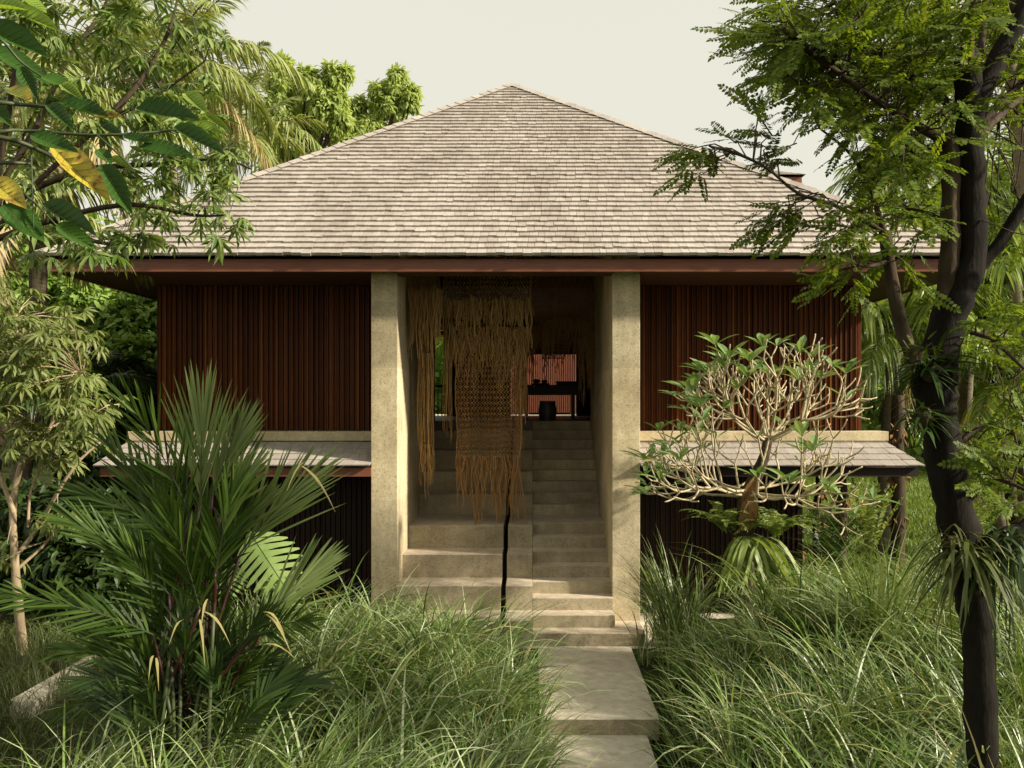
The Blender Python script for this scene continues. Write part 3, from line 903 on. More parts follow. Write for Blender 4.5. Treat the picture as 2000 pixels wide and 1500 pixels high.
def frond_mesh(mb, base, tip, sag, n, leaf_len, ang0=62, ang1=28, hang=0.5, w=0.018, rr=0.02, leafmat=0, stemmat=1, start=0.16, up=None, seg=4, vee=0.35, jitter=0.1, profile=None, mid=None):
    """feather leaf: a curved midrib from base to tip carrying n pairs of leaflets"""
    base, tip = np.asarray(base, float), np.asarray(tip, float)
    k = 14; t = np.linspace(0, 1, k)
    path = base + (tip - base) * t[:, None]
    path[:, 2] += sag * 4 * t * (1 - t)
    L = np.linalg.norm(tip - base)
    mb.tubes(path[None], (rr * (1 - 0.85 * t))[None], 5, stemmat)
    tt = np.linspace(start, 0.985, n)
    for s in (1, -1):
        tj = np.clip(tt + rng.normal(0, 0.25 / n, n), start * .9, 0.99)
        pos = np.stack([np.interp(tj, t, path[:, i]) for i in range(3)], -1)
        T = nrm(np.stack([np.interp(tj, t, np.gradient(path[:, i])) for i in range(3)], -1))
        upv = np.array([0, 0, 1.0]) if up is None else np.asarray(up, float)
        S = nrm(np.cross(T, np.broadcast_to(upv, T.shape))) * s
        U = nrm(np.cross(S * s, T))
        f = (tj - start) / (1 - start)
        an = np.radians(ang0 + (ang1 - ang0) * f + rng.normal(0, 4, n))
        D = T * np.cos(an)[:, None] + (S * math.cos(vee) + U * math.sin(vee)) * np.sin(an)[:, None]
        D = nrm(D + rng.normal(0, jitter, (n, 3)))
        pf = np.sin(math.pi * np.clip(0.16 + 0.80 * f, 0, 1)) ** 0.7 if profile is None else profile(f)
        LL = leaf_len * pf * (0.88 + 0.24 * rng.random(n))
        u = np.linspace(0, 1, seg + 1)
        paths = pos[:, None] + D[:, None] * (LL[:, None] * u)[..., None]
        paths[:, :, 2] -= (hang * (0.7 + 0.6 * rng.random(n)) * LL)[:, None] * u ** 2
        wd = w * np.interp(u, [0, 0.15, 0.5, 0.85, 1], [0.35, 0.9, 1, 0.6, 0.04])
        W2 = wd[None] * (0.8 + 0.4 * rng.random((n, 1)))
        side = nrm(np.cross(D, U)); side = nrm(side * 0.8 + U * rng.normal(0, 0.35, (n, 1)))
        mb.ribbons(paths, W2, side, leafmat)


# coconut palms: fronds share a few meshes
def coco_variants(mat, key, L=3.6, leaf=0.75):
    out = []
    for i, (rise, sag, hang) in enumerate(((0.9, 0.35, 0.5), (0.45, 0.55, 0.8), (0.0, 0.7, 1.0), (-0.55, 0.55, 1.1))):
        mb = MB()
        reach = math.sqrt(max(0.2, 1 - (rise * 0.75) ** 2))
        frond_mesh(mb, (0, 0, 0), (L * reach, 0.1 * rng.normal(), L * rise * 0.75), sag * L * .35, 58, leaf, 70, 30, hang, 0.021, 0.03, 0, 1, 0.14)
        out.append(mb)
    return out


def palm(name, label, base, head, mat, L, leaf, nfr, group, trunk_r=0.13, seed=0, dry=0, trunkm='barkpalm'):
    root = thing(name, label, 'palm tree', base, group)
    base = np.array(base, float); head = np.array(head, float)
    b = (base + head) / 2; b[:2] += rng.normal(0, 0.25, 2)
    pth, rad = resample(np.array([base - [0, 0, .2], b, head]), np.array([trunk_r * 1.35, trunk_r, trunk_r * .85]), 40)
    rad = rad * (1 + 0.06 * (np.arange(40) % 2))
    MB().tubes(pth[None], rad[None], 10).build('trunk', M[trunkm], root, smooth=True)
    vs = []
    for mb in coco_variants(mat, label, L, leaf):
        o = mb.build('frond', [mat, M['greenstem']], None); vs.append(o.data); bpy.data.objects.remove(o)
    for i in range(nfr + dry):
        dryf = i >= nfr
        f = i / max(nfr - 1, 1)
        vi = 3 if dryf else min(3, int(f * 3.6))
        me = vs[vi]
        if dryf:
            me = vs[3].copy(); me.materials[0] = M['cocodry']; me.materials[1] = M['cocodry']
        o = bpy.data.objects.new('frond', me)
        SC.collection.objects.link(o); o.parent = root
        o.location = Vector(head - base) + Vector((0, 0, 0.05 * (1 - f)))
        az = i * 2.39996 + seed
        o.rotation_euler = (rng.normal(0, 0.18), rng.normal(0, 0.12) + (0.35 if dryf else 0), az)
        s = 0.85 + 0.3 * rng.random()
        o.scale = (s, s, s)
        if dryf: o['label'] = 'dry straw coloured frond'
    return root


def grass(mb, centers, nb, lmin, lmax, w=0.0045, lean=(0, 0), spread=0.09, bend=(1.0, 2.3), e0=(1.15, 1.5), n=7, mat=0):
    C = np.asarray(centers, float); m = len(C) * nb
    base = np.repeat(C, nb, 0)
    base[:, :2] += rng.normal(0, spread, (m, 2))
    az = rng.random(m) * 2 * math.pi
    L = lmin + (lmax - lmin) * rng.random(m)
    L *= np.repeat(0.8 + 0.4 * rng.random(len(C)), nb)
    ea = e0[0] + (e0[1] - e0[0]) * rng.random(m); bd = bend[0] + (bend[1] - bend[0]) * rng.random(m) ** 1.6
    cb = rng.normal(0, 0.55, (len(C), 2))
    dx, dy = np.cos(az) + lean[0] + np.repeat(cb[:, 0], nb), np.sin(az) + lean[1] + np.repeat(cb[:, 1], nb)
    hl = np.maximum(np.hypot(dx, dy), 1e-6); dx, dy = dx / hl, dy / hl
    t = np.linspace(0, 1, n)
    el = ea[:, None] - bd[:, None] * t ** 1.4
    ds = (L / (n - 1))[:, None]
    hx = np.concatenate([np.zeros((m, 1)), np.cumsum(np.cos(el[:, :-1]) * ds, 1)], 1)
    hz = np.concatenate([np.zeros((m, 1)), np.cumsum(np.sin(el[:, :-1]) * ds, 1)], 1)
    paths = np.stack([base[:, :1] + dx[:, None] * hx, base[:, 1:2] + dy[:, None] * hx, base[:, 2:] + hz], -1)
    paths[:, :, 2] = np.maximum(paths[:, :, 2], ground_z(paths[:, :, 0], paths[:, :, 1]) + 0.01)
    side = np.stack([-dy, dx, np.zeros(m)], -1)
    side = nrm(side + rng.normal(0, 0.3, (m, 3)))
    wd = w * (0.7 + 0.6 * rng.random((m, 1))) * np.interp(t, [0, .3, .7, 1], [0.8, 1, 0.75, 0.08])
    mb.ribbons(paths, wd, side, mat)


def scatter_xy(x0, x1, y0, y1, step, keep):
    pts = []
    for y in np.arange(y0, y1, step):
        for x in np.arange(x0, x1, step):
            a, b = x + rng.uniform(-.5, .5) * step, y + rng.uniform(-.5, .5) * step
            if keep(a, b): pts.append((a, b, float(ground_z(a, b))))
    return np.array(pts)


# ------------------------------------------------------------------ grasses
def in_frame(x, y, m=0.35):
    return -0.62 * y - m < x < 0.57 * y + m


pts = scatter_xy(-3.6, 0.05, 5.0, 11.4, 0.34, lambda x, y: in_frame(x, y) and x < -0.06 - 0.16 * max(0, y - 8.6) and y < 11.3 - 0.75 * max(0, x + 2.0) and rng.random() < .62)
mb = MB(); grass(mb, pts, 95, 0.5, 1.15, 0.0072, lean=(0.6, 0.1), spread=.075)
grass(mb, pts, 20, 1.0, 1.5, 0.0098, lean=(0.8, 0.0), bend=(1.2, 2.5), n=9)
ed = scatter_xy(-0.12, 0.02, 5.4, 9.3, 0.13, lambda x, y: rng.random() < .35)
grass(mb, ed, 30, 0.5, 1.0, 0.0070, lean=(0.5, 0.0), spread=.04, bend=(0.9, 2.0))
tag(mb.build('ornamental_grass', M['grass']), 'arching pale green ornamental grass bed left of the stone path', 'grass', 'stuff')
pts = scatter_xy(1.55, 7.5, 5.0, 12.0, 0.36, lambda x, y: in_frame(x, y) and x > 1.62 + 0.03 * (y - 6) and not (1.95 < x < 3.3 and y > 10.3) and rng.random() < .7)
near = (pts[:, 0] < 2.6) & (pts[:, 1] > 8.0)
mb = MB(); grass(mb, pts[near], 110, 0.5, 1.0, 0.0072, lean=(-0.35, -0.1), spread=.07)
grass(mb, pts[~near], 100, 0.6, 1.3, 0.0074, lean=(-0.1, -0.1), spread=.07)
grass(mb, pts[~near], 24, 1.1, 1.7, 0.0100, lean=(-0.2, -0.1), bend=(1.2, 2.6), n=9)
tall = np.array([(x, y, float(ground_z(x, y))) for x, y in ((1.85, 10.9), (2.0, 11.3), (1.78, 11.3), (3.7, 9.4))])
ed = scatter_xy(1.47, 1.62, 5.6, 11.2, 0.15, lambda x, y: rng.random() < .22)
grass(mb, ed, 22, 0.5, 1.0, 0.0070, lean=(-0.4, 0.0), spread=.05, bend=(0.9, 2.0))
grass(mb, tall, 90, 1.3, 1.95, 0.0085, lean=(-0.25, 0.0), spread=.09, bend=(0.7, 1.8), e0=(1.25, 1.52), n=9)
tag(mb.build('ornamental_grass', M['grass']), 'tall arching ornamental grass bed right of the stone path', 'grass', 'stuff')
pts = scatter_xy(-8.5, -2.6, 5.0, 13.0, 0.36, lambda x, y: in_frame(x, y, 0.8) and not (-5.7 < x < -5.25 and 9.3 < y < 11.5))
mb = MB(); grass(mb, pts, 60, 0.3, 0.75, 0.0036, lean=(0.2, -0.1), spread=0.13, bend=(1.2, 2.6))
tag(mb.build('fine_grass', M['grassdark']), 'low fine dark grass covering the ground at lower left', 'grass', 'stuff')
pts = np.concatenate([scatter_xy(1.22, 1.75, 5.6, 9.6, 0.15, lambda x, y: True), scatter_xy(-0.25, 0.08, 5.6, 9.1, 0.15, lambda x, y: True)])
mb = MB(); grass(mb, pts, 70, 0.12, 0.3, 0.003, spread=0.06)
tag(mb.build('mondo_grass', M['dark']), 'short dark tufted grass edging the path slabs', 'grass', 'stuff')
pts = scatter_xy(4.4, 24, 14.5, 42, 0.5, lambda x, y: x < 0.6 * y + 1)
mb = MB(); grass(mb, pts, 80, 0.06, 0.22, 0.006, spread=0.25, n=4)
tag(mb.build('lawn', M['lawn']), 'bright sunlit rough lawn behind the house to the right', 'lawn', 'stuff')


# ------------------------------------------------------------------ sealing wax palm clump
def wax_palm():
    Y0 = 7.6
    bx = P(350, 1560, Y0)
    base = np.array([bx[0], Y0, float(ground_z(bx[0], Y0))])
    root = thing('wax_palm', 'large clump of feather palm with red stems standing in the left foreground', 'palm', base)
    fr = [(392, 985, 396, 712, 0.1, 0.95, 14), (415, 965, 496, 782, 0.3, 0.8, 12), (372, 1010, 262, 800, -.2, .8, 12), (430, 1010, 520, 870, -.2, .75, 12),
          (470, 1080, 655, 868, 0.2, 0.5, 12), (350, 1060, 160, 965, 0.1, .6, 14), (335, 1090, 215, 870, .4, .7, 12), (300, 1240, -10, 1165, -.4, .55, 14),
          (515, 1215, 668, 1060, -.3, .45, 14), (455, 1060, 540, 935, .1, .6, 12), (330, 1160, 140, 1020, -.2, .65, 14), (420, 1120, 455, 965, -.4, .7, 12),
          (310, 1290, 130, 1270, .2, .55, 12), (510, 1240, 600, 1215, -.2, .5, 12), (390, 1190, 330, 1010, -.45, .75, 12),
          (300, 1330, 160, 1180, .35, .6, 12), (360, 1130, 290, 930, .5, .8, 12), (380, 1320, 400, 1150, .4, .7, 12),
          (280, 1350, 110, 1400, -.2, .5, 12), (480, 1320, 590, 1330, .3, .5, 12), (360, 1060, 370, 850, .5, .8, 14), (455, 1060, 470, 840, .55, .7, 12), (340, 1230, 240, 1070, 0, .65, 14)]
    for _ in range(34):
        x = rng.uniform(280, 425); a = (x - 370) / 150 + rng.normal(0, .22); y = rng.uniform(1120, 1420); l = rng.uniform(120, 190)
        fr.append((x, y, x + l * math.sin(a), y - l * math.cos(a), rng.uniform(-.1, .6), .5, 10))
    FANS = (0, 1, 3, 4, 8, 9)
    low = len(fr)
    for _ in range(26):
        x = rng.uniform(270, 490); a = (x - 380) / 90 + rng.normal(0, .4); y = rng.uniform(1300, 1470); l = rng.uniform(110, 170)
        fr.append((x, y, x + l * math.sin(a), y - l * abs(math.cos(a)) * .8, rng.uniform(-.5, .3), .5, 8))
    stems, reds = MB(), MB()
    for i, (bx_, by_, tx, ty, dy, ll, n) in enumerate(fr):
        b = P(bx_, by_, Y0 + dy * 0.6); t = P(tx, ty, Y0 + dy + rng.normal(0, .15))
        f0 = base + np.array([rng.normal(0, 0.16), rng.normal(0, 0.16), 0])
        m = f0 * 0.45 + b * 0.55; m[2] -= 0.05; m[:2] = f0[:2] * 0.6 + b[:2] * 0.4
        pth, rad = resample(np.array([f0 - [0, 0, .1], m, b]), np.array([0.024, 0.018, 0.012]), 12)
        stems.tubes(pth[None, :8], rad[None, :8], 6); reds.tubes(pth[None, 7:], rad[None, 7:] * 1.02, 6)
        mb = MB(); L = np.linalg.norm(t - b)
        view = nrm(np.array([[0.25 * rng.normal(), -1.0, 0.45]]))[0]
        if i in FANS:        # young leaves still closed like a fan
            frond_mesh(mb, b, b + (t - b) * .52, 0.02 * L, 17, L * .84, 22, 3, 0.05, 0.0135, 0.011, 0, 1, 0.05, up=view, seg=5, vee=0.05, jitter=0.03, profile=lambda f: 0.95 - 0.33 * f)
            mb.build('frond', [M['waxfan'], M['greenstem']], root); continue
        frond_mesh(mb, b, t, 0.06 * L, n + 8, ll * 0.74, 34, 9, 0.08, 0.0112, 0.008, 0, 1, 0.03, up=view, seg=5, vee=0.15, jitter=0.055,
                   profile=lambda f: 0.72 + 0.28 * np.sin(math.pi * np.clip(f + .1, 0, 1)))
        mb.build('frond', [M['waxpalm' if i < low else 'dark'], M['greenstem']], root)  # low fronds get darker leaves, the clump's inner shade in the colour
    stems.build('stem_cluster', M['greenstem'], root, smooth=True); reds.build('crownshaft', M['redstem'], root, smooth=True)
    for (x, y, x2, y2) in ((405, 1170, 392, 1232), (400, 1195, 450, 1260), (360, 1210, 330, 1260), (520, 1200, 570, 1280), (515, 1195, 556, 1240), (300, 1280, 290, 1330), (305, 1285, 310, 1350), (390, 1210, 400, 1300), (505, 1260, 580, 1290), (590, 910, 655, 1000), (600, 900, 560, 960)):
        mb = MB(); a, b = P(x, y, Y0 - .55), P(x2, y2, Y0 - .6)
        k = np.linspace(0, 1, 6)[:, None]
        pth = a + (b - a) * k; pth[:, 2] += 0.06 * np.sin(k[:, 0] * math.pi)
        mb.ribbons(pth[None], (0.013 * np.interp(k[:, 0], [0, .4, 1], [.5, 1, .05]))[None], np.array([[.8, .4, .2]]))
        mb.build('dry_leaf', M['dryleaf'], root)


wax_palm()


# ------------------------------------------------------------------ frangipani with its ferns
def frangipani():
    Y0 = 11.0
    g = P(1462, 1200, Y0); base = np.array([g[0], Y0, float(ground_z(g[0], Y0))])
    root = thing('frangipani', 'candelabra frangipani tree with bare pale branches before the right slat wall', 'tree', base)
    tr = MB(); tips = []
    fork = P(1462, 965, Y0); fork2 = P(1500, 858, Y0 + .1)
    tr.tube([base - [0, 0, .2], P(1452, 1090, Y0), P(1455, 1020, Y0), fork, P(1488, 905, Y0), fork2], [0.15, .13, .12, .10, .07, .055], 12, smooth_n=22, knobbly=0.12)
    tr.build('trunk', M['barkbrown'], root, smooth=True)
    br = MB()

    def grow(p, d, L, r, lvl, target_up):
        k = 7; pts = [p]; dd = d.copy()
        for i in range(k - 1):
            dd = nrm(dd + np.array([0, 0, target_up]) * 0.16 + rng.normal(0, 0.06, 3))
            pts.append(pts[-1] + dd * L / (k - 1))
        br.tube(pts, np.linspace(r, r * 0.80, k), 8, smooth_n=10, knobbly=0.06)
        e = pts[-1]
        if lvl == 0:
            tips.append((e, dd)); return
        nch = 2 if rng.random() < 0.5 else 3
        a0 = rng.random() * 6.28
        sd = nrm(np.cross(dd, rng.normal(0, 1, 3)))
        for j in range(nch):
            a = a0 + j * 2 * math.pi / nch
            s = sd * math.cos(a) + np.cross(dd, sd) * math.sin(a)
            nd = nrm(dd * 0.78 + s * 0.62)
            grow(e, nd, L * (0.56 + .3 * rng.random()), r * 0.80, lvl - 1, target_up * 1.1)
    for az in np.linspace(0, 2 * math.pi, 13)[:-1]:          # lower tier sweeps out flat and turns up
        a = az + rng.normal(0, .15)
        grow(fork + [0, 0, rng.normal(0, .04)], nrm(np.array([math.cos(a), math.sin(a) * .7, -0.12 + .1 * rng.random()])), 0.57, 0.019, 3, 0.36)
    for az in np.linspace(0, 2 * math.pi, 12)[:-1]:          # upper tier
        a = az + rng.normal(0, .2)
        grow(fork2 + [0, 0, rng.normal(0, .04)], nrm(np.array([math.cos(a), math.sin(a) * .75, 0.12 + .3 * rng.random()])), 0.53, 0.019, 3, 0.40)
    grow(fork2, np.array([-.12, 0, 1.0]), 0.34, 0.020, 3, 0.5)
    br.build('branches', M['barkfrang'], root, smooth=True)
    lf = MB()
    for e, d in tips:
        left = (e[0] - fork[0]) < -0.15
        if rng.random() < (0.30 if left else 0.13):
            n = rng.integers(3, 7)
            az = np.arange(n) * 2.4 + rng.random() * 6; el = 0.25 + 0.5 * rng.random(n)
            dirs = np.stack([np.cos(az) * np.cos(el), np.sin(az) * np.cos(el), np.sin(el)], -1)
            dirs = nrm(dirs + d * 0.5)
            lf.scatter(lance(5, 0.15, 0.32, 0.2, 0.6), basis(dirs, nrm(dirs * -0.4 + [0, 0, 1.0])), np.repeat(e[None], n, 0), 0.19 + 0.16 * rng.random(n))
    lf.build('leaves', M['frang'], root)
    mb = MB()
    mb.scatter(lance(5, 0.15, 0.2, 0.2, 0.6), basis(np.array([[-1, -.3, 0.1]]), np.array([0, -.6, 1.0])), P(1268, 898, 10.6)[None] + [[.14, 0, 0]], 0.25)
    tag(mb.build('yellow_leaf', M['dryleaf'], root), 'single yellow leaf')

    s = thing('staghorn_fern', 'staghorn fern with brown shield and hanging antler fronds on the frangipani trunk', 'fern', P(1460, 1000, Y0 - .2))
    mb = MB()
    for i in range(9):
        a = rng.uniform(-1.1, 1.1); c = P(1458, 1035 - 6 * i, Y0 - .16)
        pth = c + np.linspace(0, 1, 6)[:, None] * np.array([[math.sin(a) * .16, -0.06 + .02 * rng.normal(), 0.36]])
        pth[:, 1] -= 0.06 * np.sin(np.linspace(0, 3, 6))
        mb.ribbons(pth[None], (np.array([.05, .085, .09, .075, .05, .012]))[None], np.array([[math.cos(a), -.35, -math.sin(a) * .4]]), fold=0.3)
    mb.build('shield', M['staghorn'], s)
    mb = MB()
    for i in range(60):
        a = rng.uniform(-2.2, 2.2); L = rng.uniform(.4, .95)
        o = P(1465 + rng.normal(0, 12), 1050, Y0 - .2)
        d = np.array([math.sin(a) * .75, -0.55 + .2 * rng.normal(), 0.35]); t = np.linspace(0, 1, 7)
        pth = o + t[:, None] * d * L * .7; pth[:, 2] -= L * .95 * t ** 2
        sd_ = nrm(np.array([[math.cos(a), .25, .25 * rng.normal()]]))
        mb.ribbons(pth[None], (.024 * np.array([.5, .8, 1, 1.2, 1.1, .9, .5]))[None], sd_)
        for j in (-1, 0, 1):
            e = pth[-2]; q = e + np.linspace(0, 1, 4)[:, None] * (np.array([0, 0, -1.]) * .22 * rng.uniform(.6, 1.2) + sd_[0] * j * .1 + d * .08)
            mb.ribbons(q[None], (.012 * np.array([1, 1, .8, .1]))[None], sd_)
    mb.build('antler_fronds', M['fern'], s)
    for k, (x, y, nf, L, lab) in enumerate(((1415, 990, 24, .68, 'feathery sword fern growing behind the left of the frangipani fork'), (1515, 1000, 30, .68, 'arching sword fern on the right of the frangipani trunk'))):
        o = P(x, y + 45, Y0 - (.05 if k == 0 else .2))
        f = thing('sword_fern', lab, 'fern', o, 'sword ferns around the frangipani')
        mb = MB()
        for i in range(nf):
            a = i * 2.4 + k; el = rng.uniform(.3, 1.1)
            d = np.array([math.cos(a) * math.cos(el), math.sin(a) * math.cos(el) * .8, math.sin(el) * .75])
            frond_mesh(mb, o + rng.normal(0, .03, 3), o + d * L * rng.uniform(.8, 1.15) - [0, 0, .12], L * .16, 26, .075, 85, 70, .15, .0085, .005, 0, 0, .08, seg=2, vee=0.05, jitter=.05,
                       profile=lambda f: np.interp(f, [0, .1, .6, 1], [.6, 1, .9, .15]))
        mb.build('fronds', M['fern'], f)


frangipani()


# ------------------------------------------------------------------ big dark tree on the right, with epiphytes
def px_path(pts, Y):
    return np.array([P(p[0], p[1], Y if len(p) < 4 else p[3]) for p in pts]), np.array([p[2] / F * Y for p in pts])


def spray(mb, tw, p, d, n, size, tpl):
    """a twig at p along d with compound leaves alternating along it"""
    L = size * 1.5; k = 6; t = np.linspace(0, 1, k)
    path = p + d * L * t[:, None]; path[:, 2] -= 0.08 * L * t ** 2
    tw.tubes(path[None], (np.linspace(.006, .002, k))[None], 4)
    tt = np.linspace(0.15, 1.0, n)
    pos = np.stack([np.interp(tt, t, path[:, i]) for i in range(3)], -1)
    T = nrm(np.gradient(path, axis=0).mean(0))
    sd_ = nrm(np.cross(T, [0, 0, 1.0]))
    sg = np.where(np.arange(n) % 2 == 0, 1, -1)[:, None]
    dirs = nrm(T * 0.75 + sd_ * sg * 0.85 * np.linspace(1, .2, n)[:, None] + rng.normal(0, .2, (n, 3)) - [0, 0, .04])
    up = nrm(np.array([0, -0.5, 0.9]) + rng.normal(0, .45, (n, 3)))
    mb.scatter(tpl, basis(dirs, up), pos, size * (.7 + .5 * rng.random(n)))


def dark_tree():
    Y0 = 6.5
    b = P(1918, 1700, Y0)
    root = thing('feather_leaved_tree', 'tall dark trunked tree with fine feathery leaves in the right foreground', 'tree', (b[0], Y0, float(ground_z(b[0], Y0))))
    tr = MB()
    limbs = [([(1920, 1700, 34), (1916, 1450, 31), (1912, 1300, 29), (1905, 1200, 30), (1888, 1100, 40), (1866, 1000, 35), (1846, 900, 34), (1832, 800, 36), (1826, 740, 42), (1834, 680, 38)], 'k'),
             ([(1826, 730, 40), (1858, 610, 33), (1893, 520, 30), (1898, 400, 28), (1895, 300, 27), (1893, 190, 26), (1890, 128, 25), (1889, 112, 23)], 'k'),
             ([(1830, 760, 24), (1778, 680, 16), (1752, 600, 13), (1737, 520, 12), (1728, 450, 12)], 'b'),
             ([(1836, 660, 20), (1852, 540, 19), (1857, 420, 18), (1858, 300, 17), (1846, 262, 13)], 'b'),
             ([(1894, 230, 25), (1935, 140, 20), (1985, 50, 18), (2020, -40, 16), (2060, -160, 12)], 'k'),
             ([(1900, 530, 16), (1950, 478, 13), (2010, 385, 12), (2080, 300, 10)], 'k'),
             ([(1888, 1100, 34), (1945, 1062, 25), (2020, 1030, 23), (2090, 960, 18)], 'k')]
    for pts, kind in limbs:
        p, r = px_path(pts, Y0)
        tr.tube(p, r, 12, mat=0 if kind == 'k' else 1, smooth_n=len(pts) * 5, knobbly=0.14)
    br = MB(); anchors = []
    brs = [([(1888, 235, 10), (1800, 160, 8), (1700, 95, 6), (1640, 20, 4), (1600, -60, 3)], 6.5, 7.6), ([(1860, 285, 10), (1770, 232, 8), (1690, 180, 6), (1600, 115, 6), (1530, 60, 3)], 6.5, 6.0),
           ([(1848, 300, 9), (1770, 290, 8), (1690, 262, 6), (1640, 215, 3)], 6.5, 7.2), ([(1728, 455, 5), (1640, 405, 4), (1560, 378, 3.2), (1500, 330, 2.6), (1440, 300, 3), (1385, 285, 2)], 6.5, 6.1),
           ([(1728, 455, 6), (1700, 370, 4), (1660, 300, 3), (1600, 250, 2)], 6.5, 6.7), ([(1893, 190, 9), (1895, 70, 8), (1908, -40, 6)], 6.5, 6.3), ([(1900, 190, 8), (1920, 60, 7), (1930, -50, 5)], 6.5, 6.9),
           ([(1912, 250, 9), (1960, 195, 8), (2020, 140, 6)], 6.5, 6.6), ([(1910, 270, 8), (1970, 210, 7), (2030, 170, 5)], 6.5, 7.3), ([(1780, 150, 4), (1740, 60, 3), (1720, -50, 2)], 6.8, 7.2),
           ([(1846, 430, 4), (1790, 410, 3), (1700, 400, 2)], 6.5, 7.0), ([(1737, 510, 5), (1690, 520, 3), (1640, 500, 2)], 6.5, 6.2), ([(1850, 640, 6), (1930, 660, 4), (2000, 720, 3)], 6.5, 6.2),
           ([(1850, 880, 7), (1930, 830, 5), (2000, 850, 4)], 6.5, 7.0), ([(1870, 1000, 6), (1940, 940, 5), (2010, 960, 3)], 6.5, 6.1), ([(1990, 40, 9), (1960, -40, 6), (1900, -120, 4)], 6.5, 6.8)]
    for pts, ya, yb_ in brs:
        n = len(pts)
        p = np.array([P(q[0], q[1], ya + (yb_ - ya) * i / (n - 1)) for i, q in enumerate(pts)]); r = np.array([q[2] / F * ya for q in pts])
        p2, r2 = resample(p, r, n * 4)
        br.tube(p2, r2, 7, knobbly=0.1); anchors.append(p2[2:])
    A = np.concatenate(anchors)
    cr, tw = MB(), MB()
    discs = [(1520, 40, 50, 14), (1560, 85, 75, 30), (1640, 60, 100, 48), (1760, 60, 110, 52), (1700, 160, 100, 46), (1590, 150, 55, 16), (1800, 230, 90, 34), (1690, 250, 60, 15), (1740, 340, 60, 12), (1770, 280, 60, 12),
             (1900, 50, 100, 26), (1970, 200, 70, 12), (1770, 410, 75, 13), (1700, 420, 60, 7), (1650, 430, 50, 3), (1690, 500, 50, 4), (1600, 450, 40, 3), (1570, 380, 30, 2), (1790, 520, 40, 2), (1400, 285, 40, 5), (1475, 250, 35, 4), (1520, 290, 30, 3),
             (1385, 330, 25, 3), (1500, 430, 35, 4), (1640, 520, 35, 4), (1950, 640, 70, 9), (1975, 720, 70, 12), (1970, 860, 75, 16), (1925, 900, 50, 8), (1990, 990, 50, 8), (1950, 420, 50, 6),
             (1700, -60, 150, 14), (1900, -80, 150, 14), (2070, 60, 90, 10), (2080, 400, 90, 8), (1840, 110, 70, 8)]
    for x, y, r, n in discs:
        for _ in range(n):
            a = rng.random() * 6.28; q = r * math.sqrt(rng.random())
            px, py = x + q * math.cos(a), y + q * math.sin(a)
            Y = rng.uniform(5.9, 7.7)
            if r < 45: Y = rng.uniform(6.3, 6.8)
            e = P(px, py, Y)
            j = np.argmin(np.linalg.norm(A - e, axis=1)); s0 = A[j]
            d = nrm(e - s0 + rng.normal(0, .08, 3)); d = nrm(d * [1, 1, .7] + [-.25 if px < 1850 else .15, 0, -.05])
            mid = (s0 + e) / 2 + [0, 0, .04]
            tw.tube([s0, mid, e - d * .12], [.007, .005, .004], 4)
            spray(cr, tw, e - d * 0.15, d, 6, rng.uniform(.17, .27), PINNATE)
    tr.join(br, 1).build('trunk', [M['barkdark'], M['barkbrown']], root, smooth=True)
    cr.join(tw, 1).build('crown', [M['pinnate'], M['barkbrown']], root)

    # strap leaved epiphytes seated on the trunk
    def epiphyte(name, label, c, n, L, hang, cat='epiphyte', mat='strap', w=.012):
        o = thing(name, label, cat, c, 'epiphytes growing on the dark tree')
        mb = MB(); t = np.linspace(0, 1, 7)
        for i in range(n):
            a = rng.random() * 6.28; el = rng.uniform(-.2, 1.1); l = L * rng.uniform(.6, 1.25)
            d = np.array([math.cos(a) * math.cos(el), math.sin(a) * math.cos(el) - .15, math.sin(el)])
            pth = c + rng.normal(0, .045, 3) + t[:, None] * d * l; pth[:, 2] -= hang * l * t ** 2 * rng.uniform(.6, 1.3)
            mb.ribbons(pth[None], (w * rng.uniform(.7, 1.3) * np.array([.6, .9, 1, 1, .85, .55, .05]))[None], nrm(np.array([[-math.sin(a), math.cos(a), .3 * rng.normal()]])))
        mb.build('leaves', M[mat], o)
        mb = MB(); mb.tube([c + [0, .02, -.08], c, c + [0, -.02, .05]], [.03, .07, .04], 8, knobbly=.4); mb.build('root_ball', M['barkbrown'], o)
    epiphyte('strap_epiphyte', 'large strap leaved fern hanging from the low fork of the dark tree', P(1885, 1085, 6.3), 90, .42, 1.1, w=.014)
    epiphyte('strap_epiphyte', 'dark bushy epiphyte in the crotch halfway up the dark tree', P(1815, 720, 6.35), 110, .34, .45, mat='dark', w=.011)
    epiphyte('strap_epiphyte', 'small spiky epiphyte on the dark tree below the halfway crotch', P(1800, 815, 6.35), 60, .26, .6, mat='dark', w=.010)
    epiphyte('strap_epiphyte', 'hanging ribbon fern on the right limb of the dark tree', P(1965, 1060, 6.35), 90, .36, 1.7, mat='dark', w=.010)
    epiphyte('strap_epiphyte', 'long drooping grassy epiphyte left of the low fork of the dark tree', P(1860, 1060, 6.4), 50, .5, 1.3, w=.007)
    epiphyte('strap_epiphyte', 'pale green small rosette epiphyte sprouting on the left limb of the dark tree', P(1790, 690, 6.3), 22, .16, .2, mat='strap', w=.012)


dark_tree()


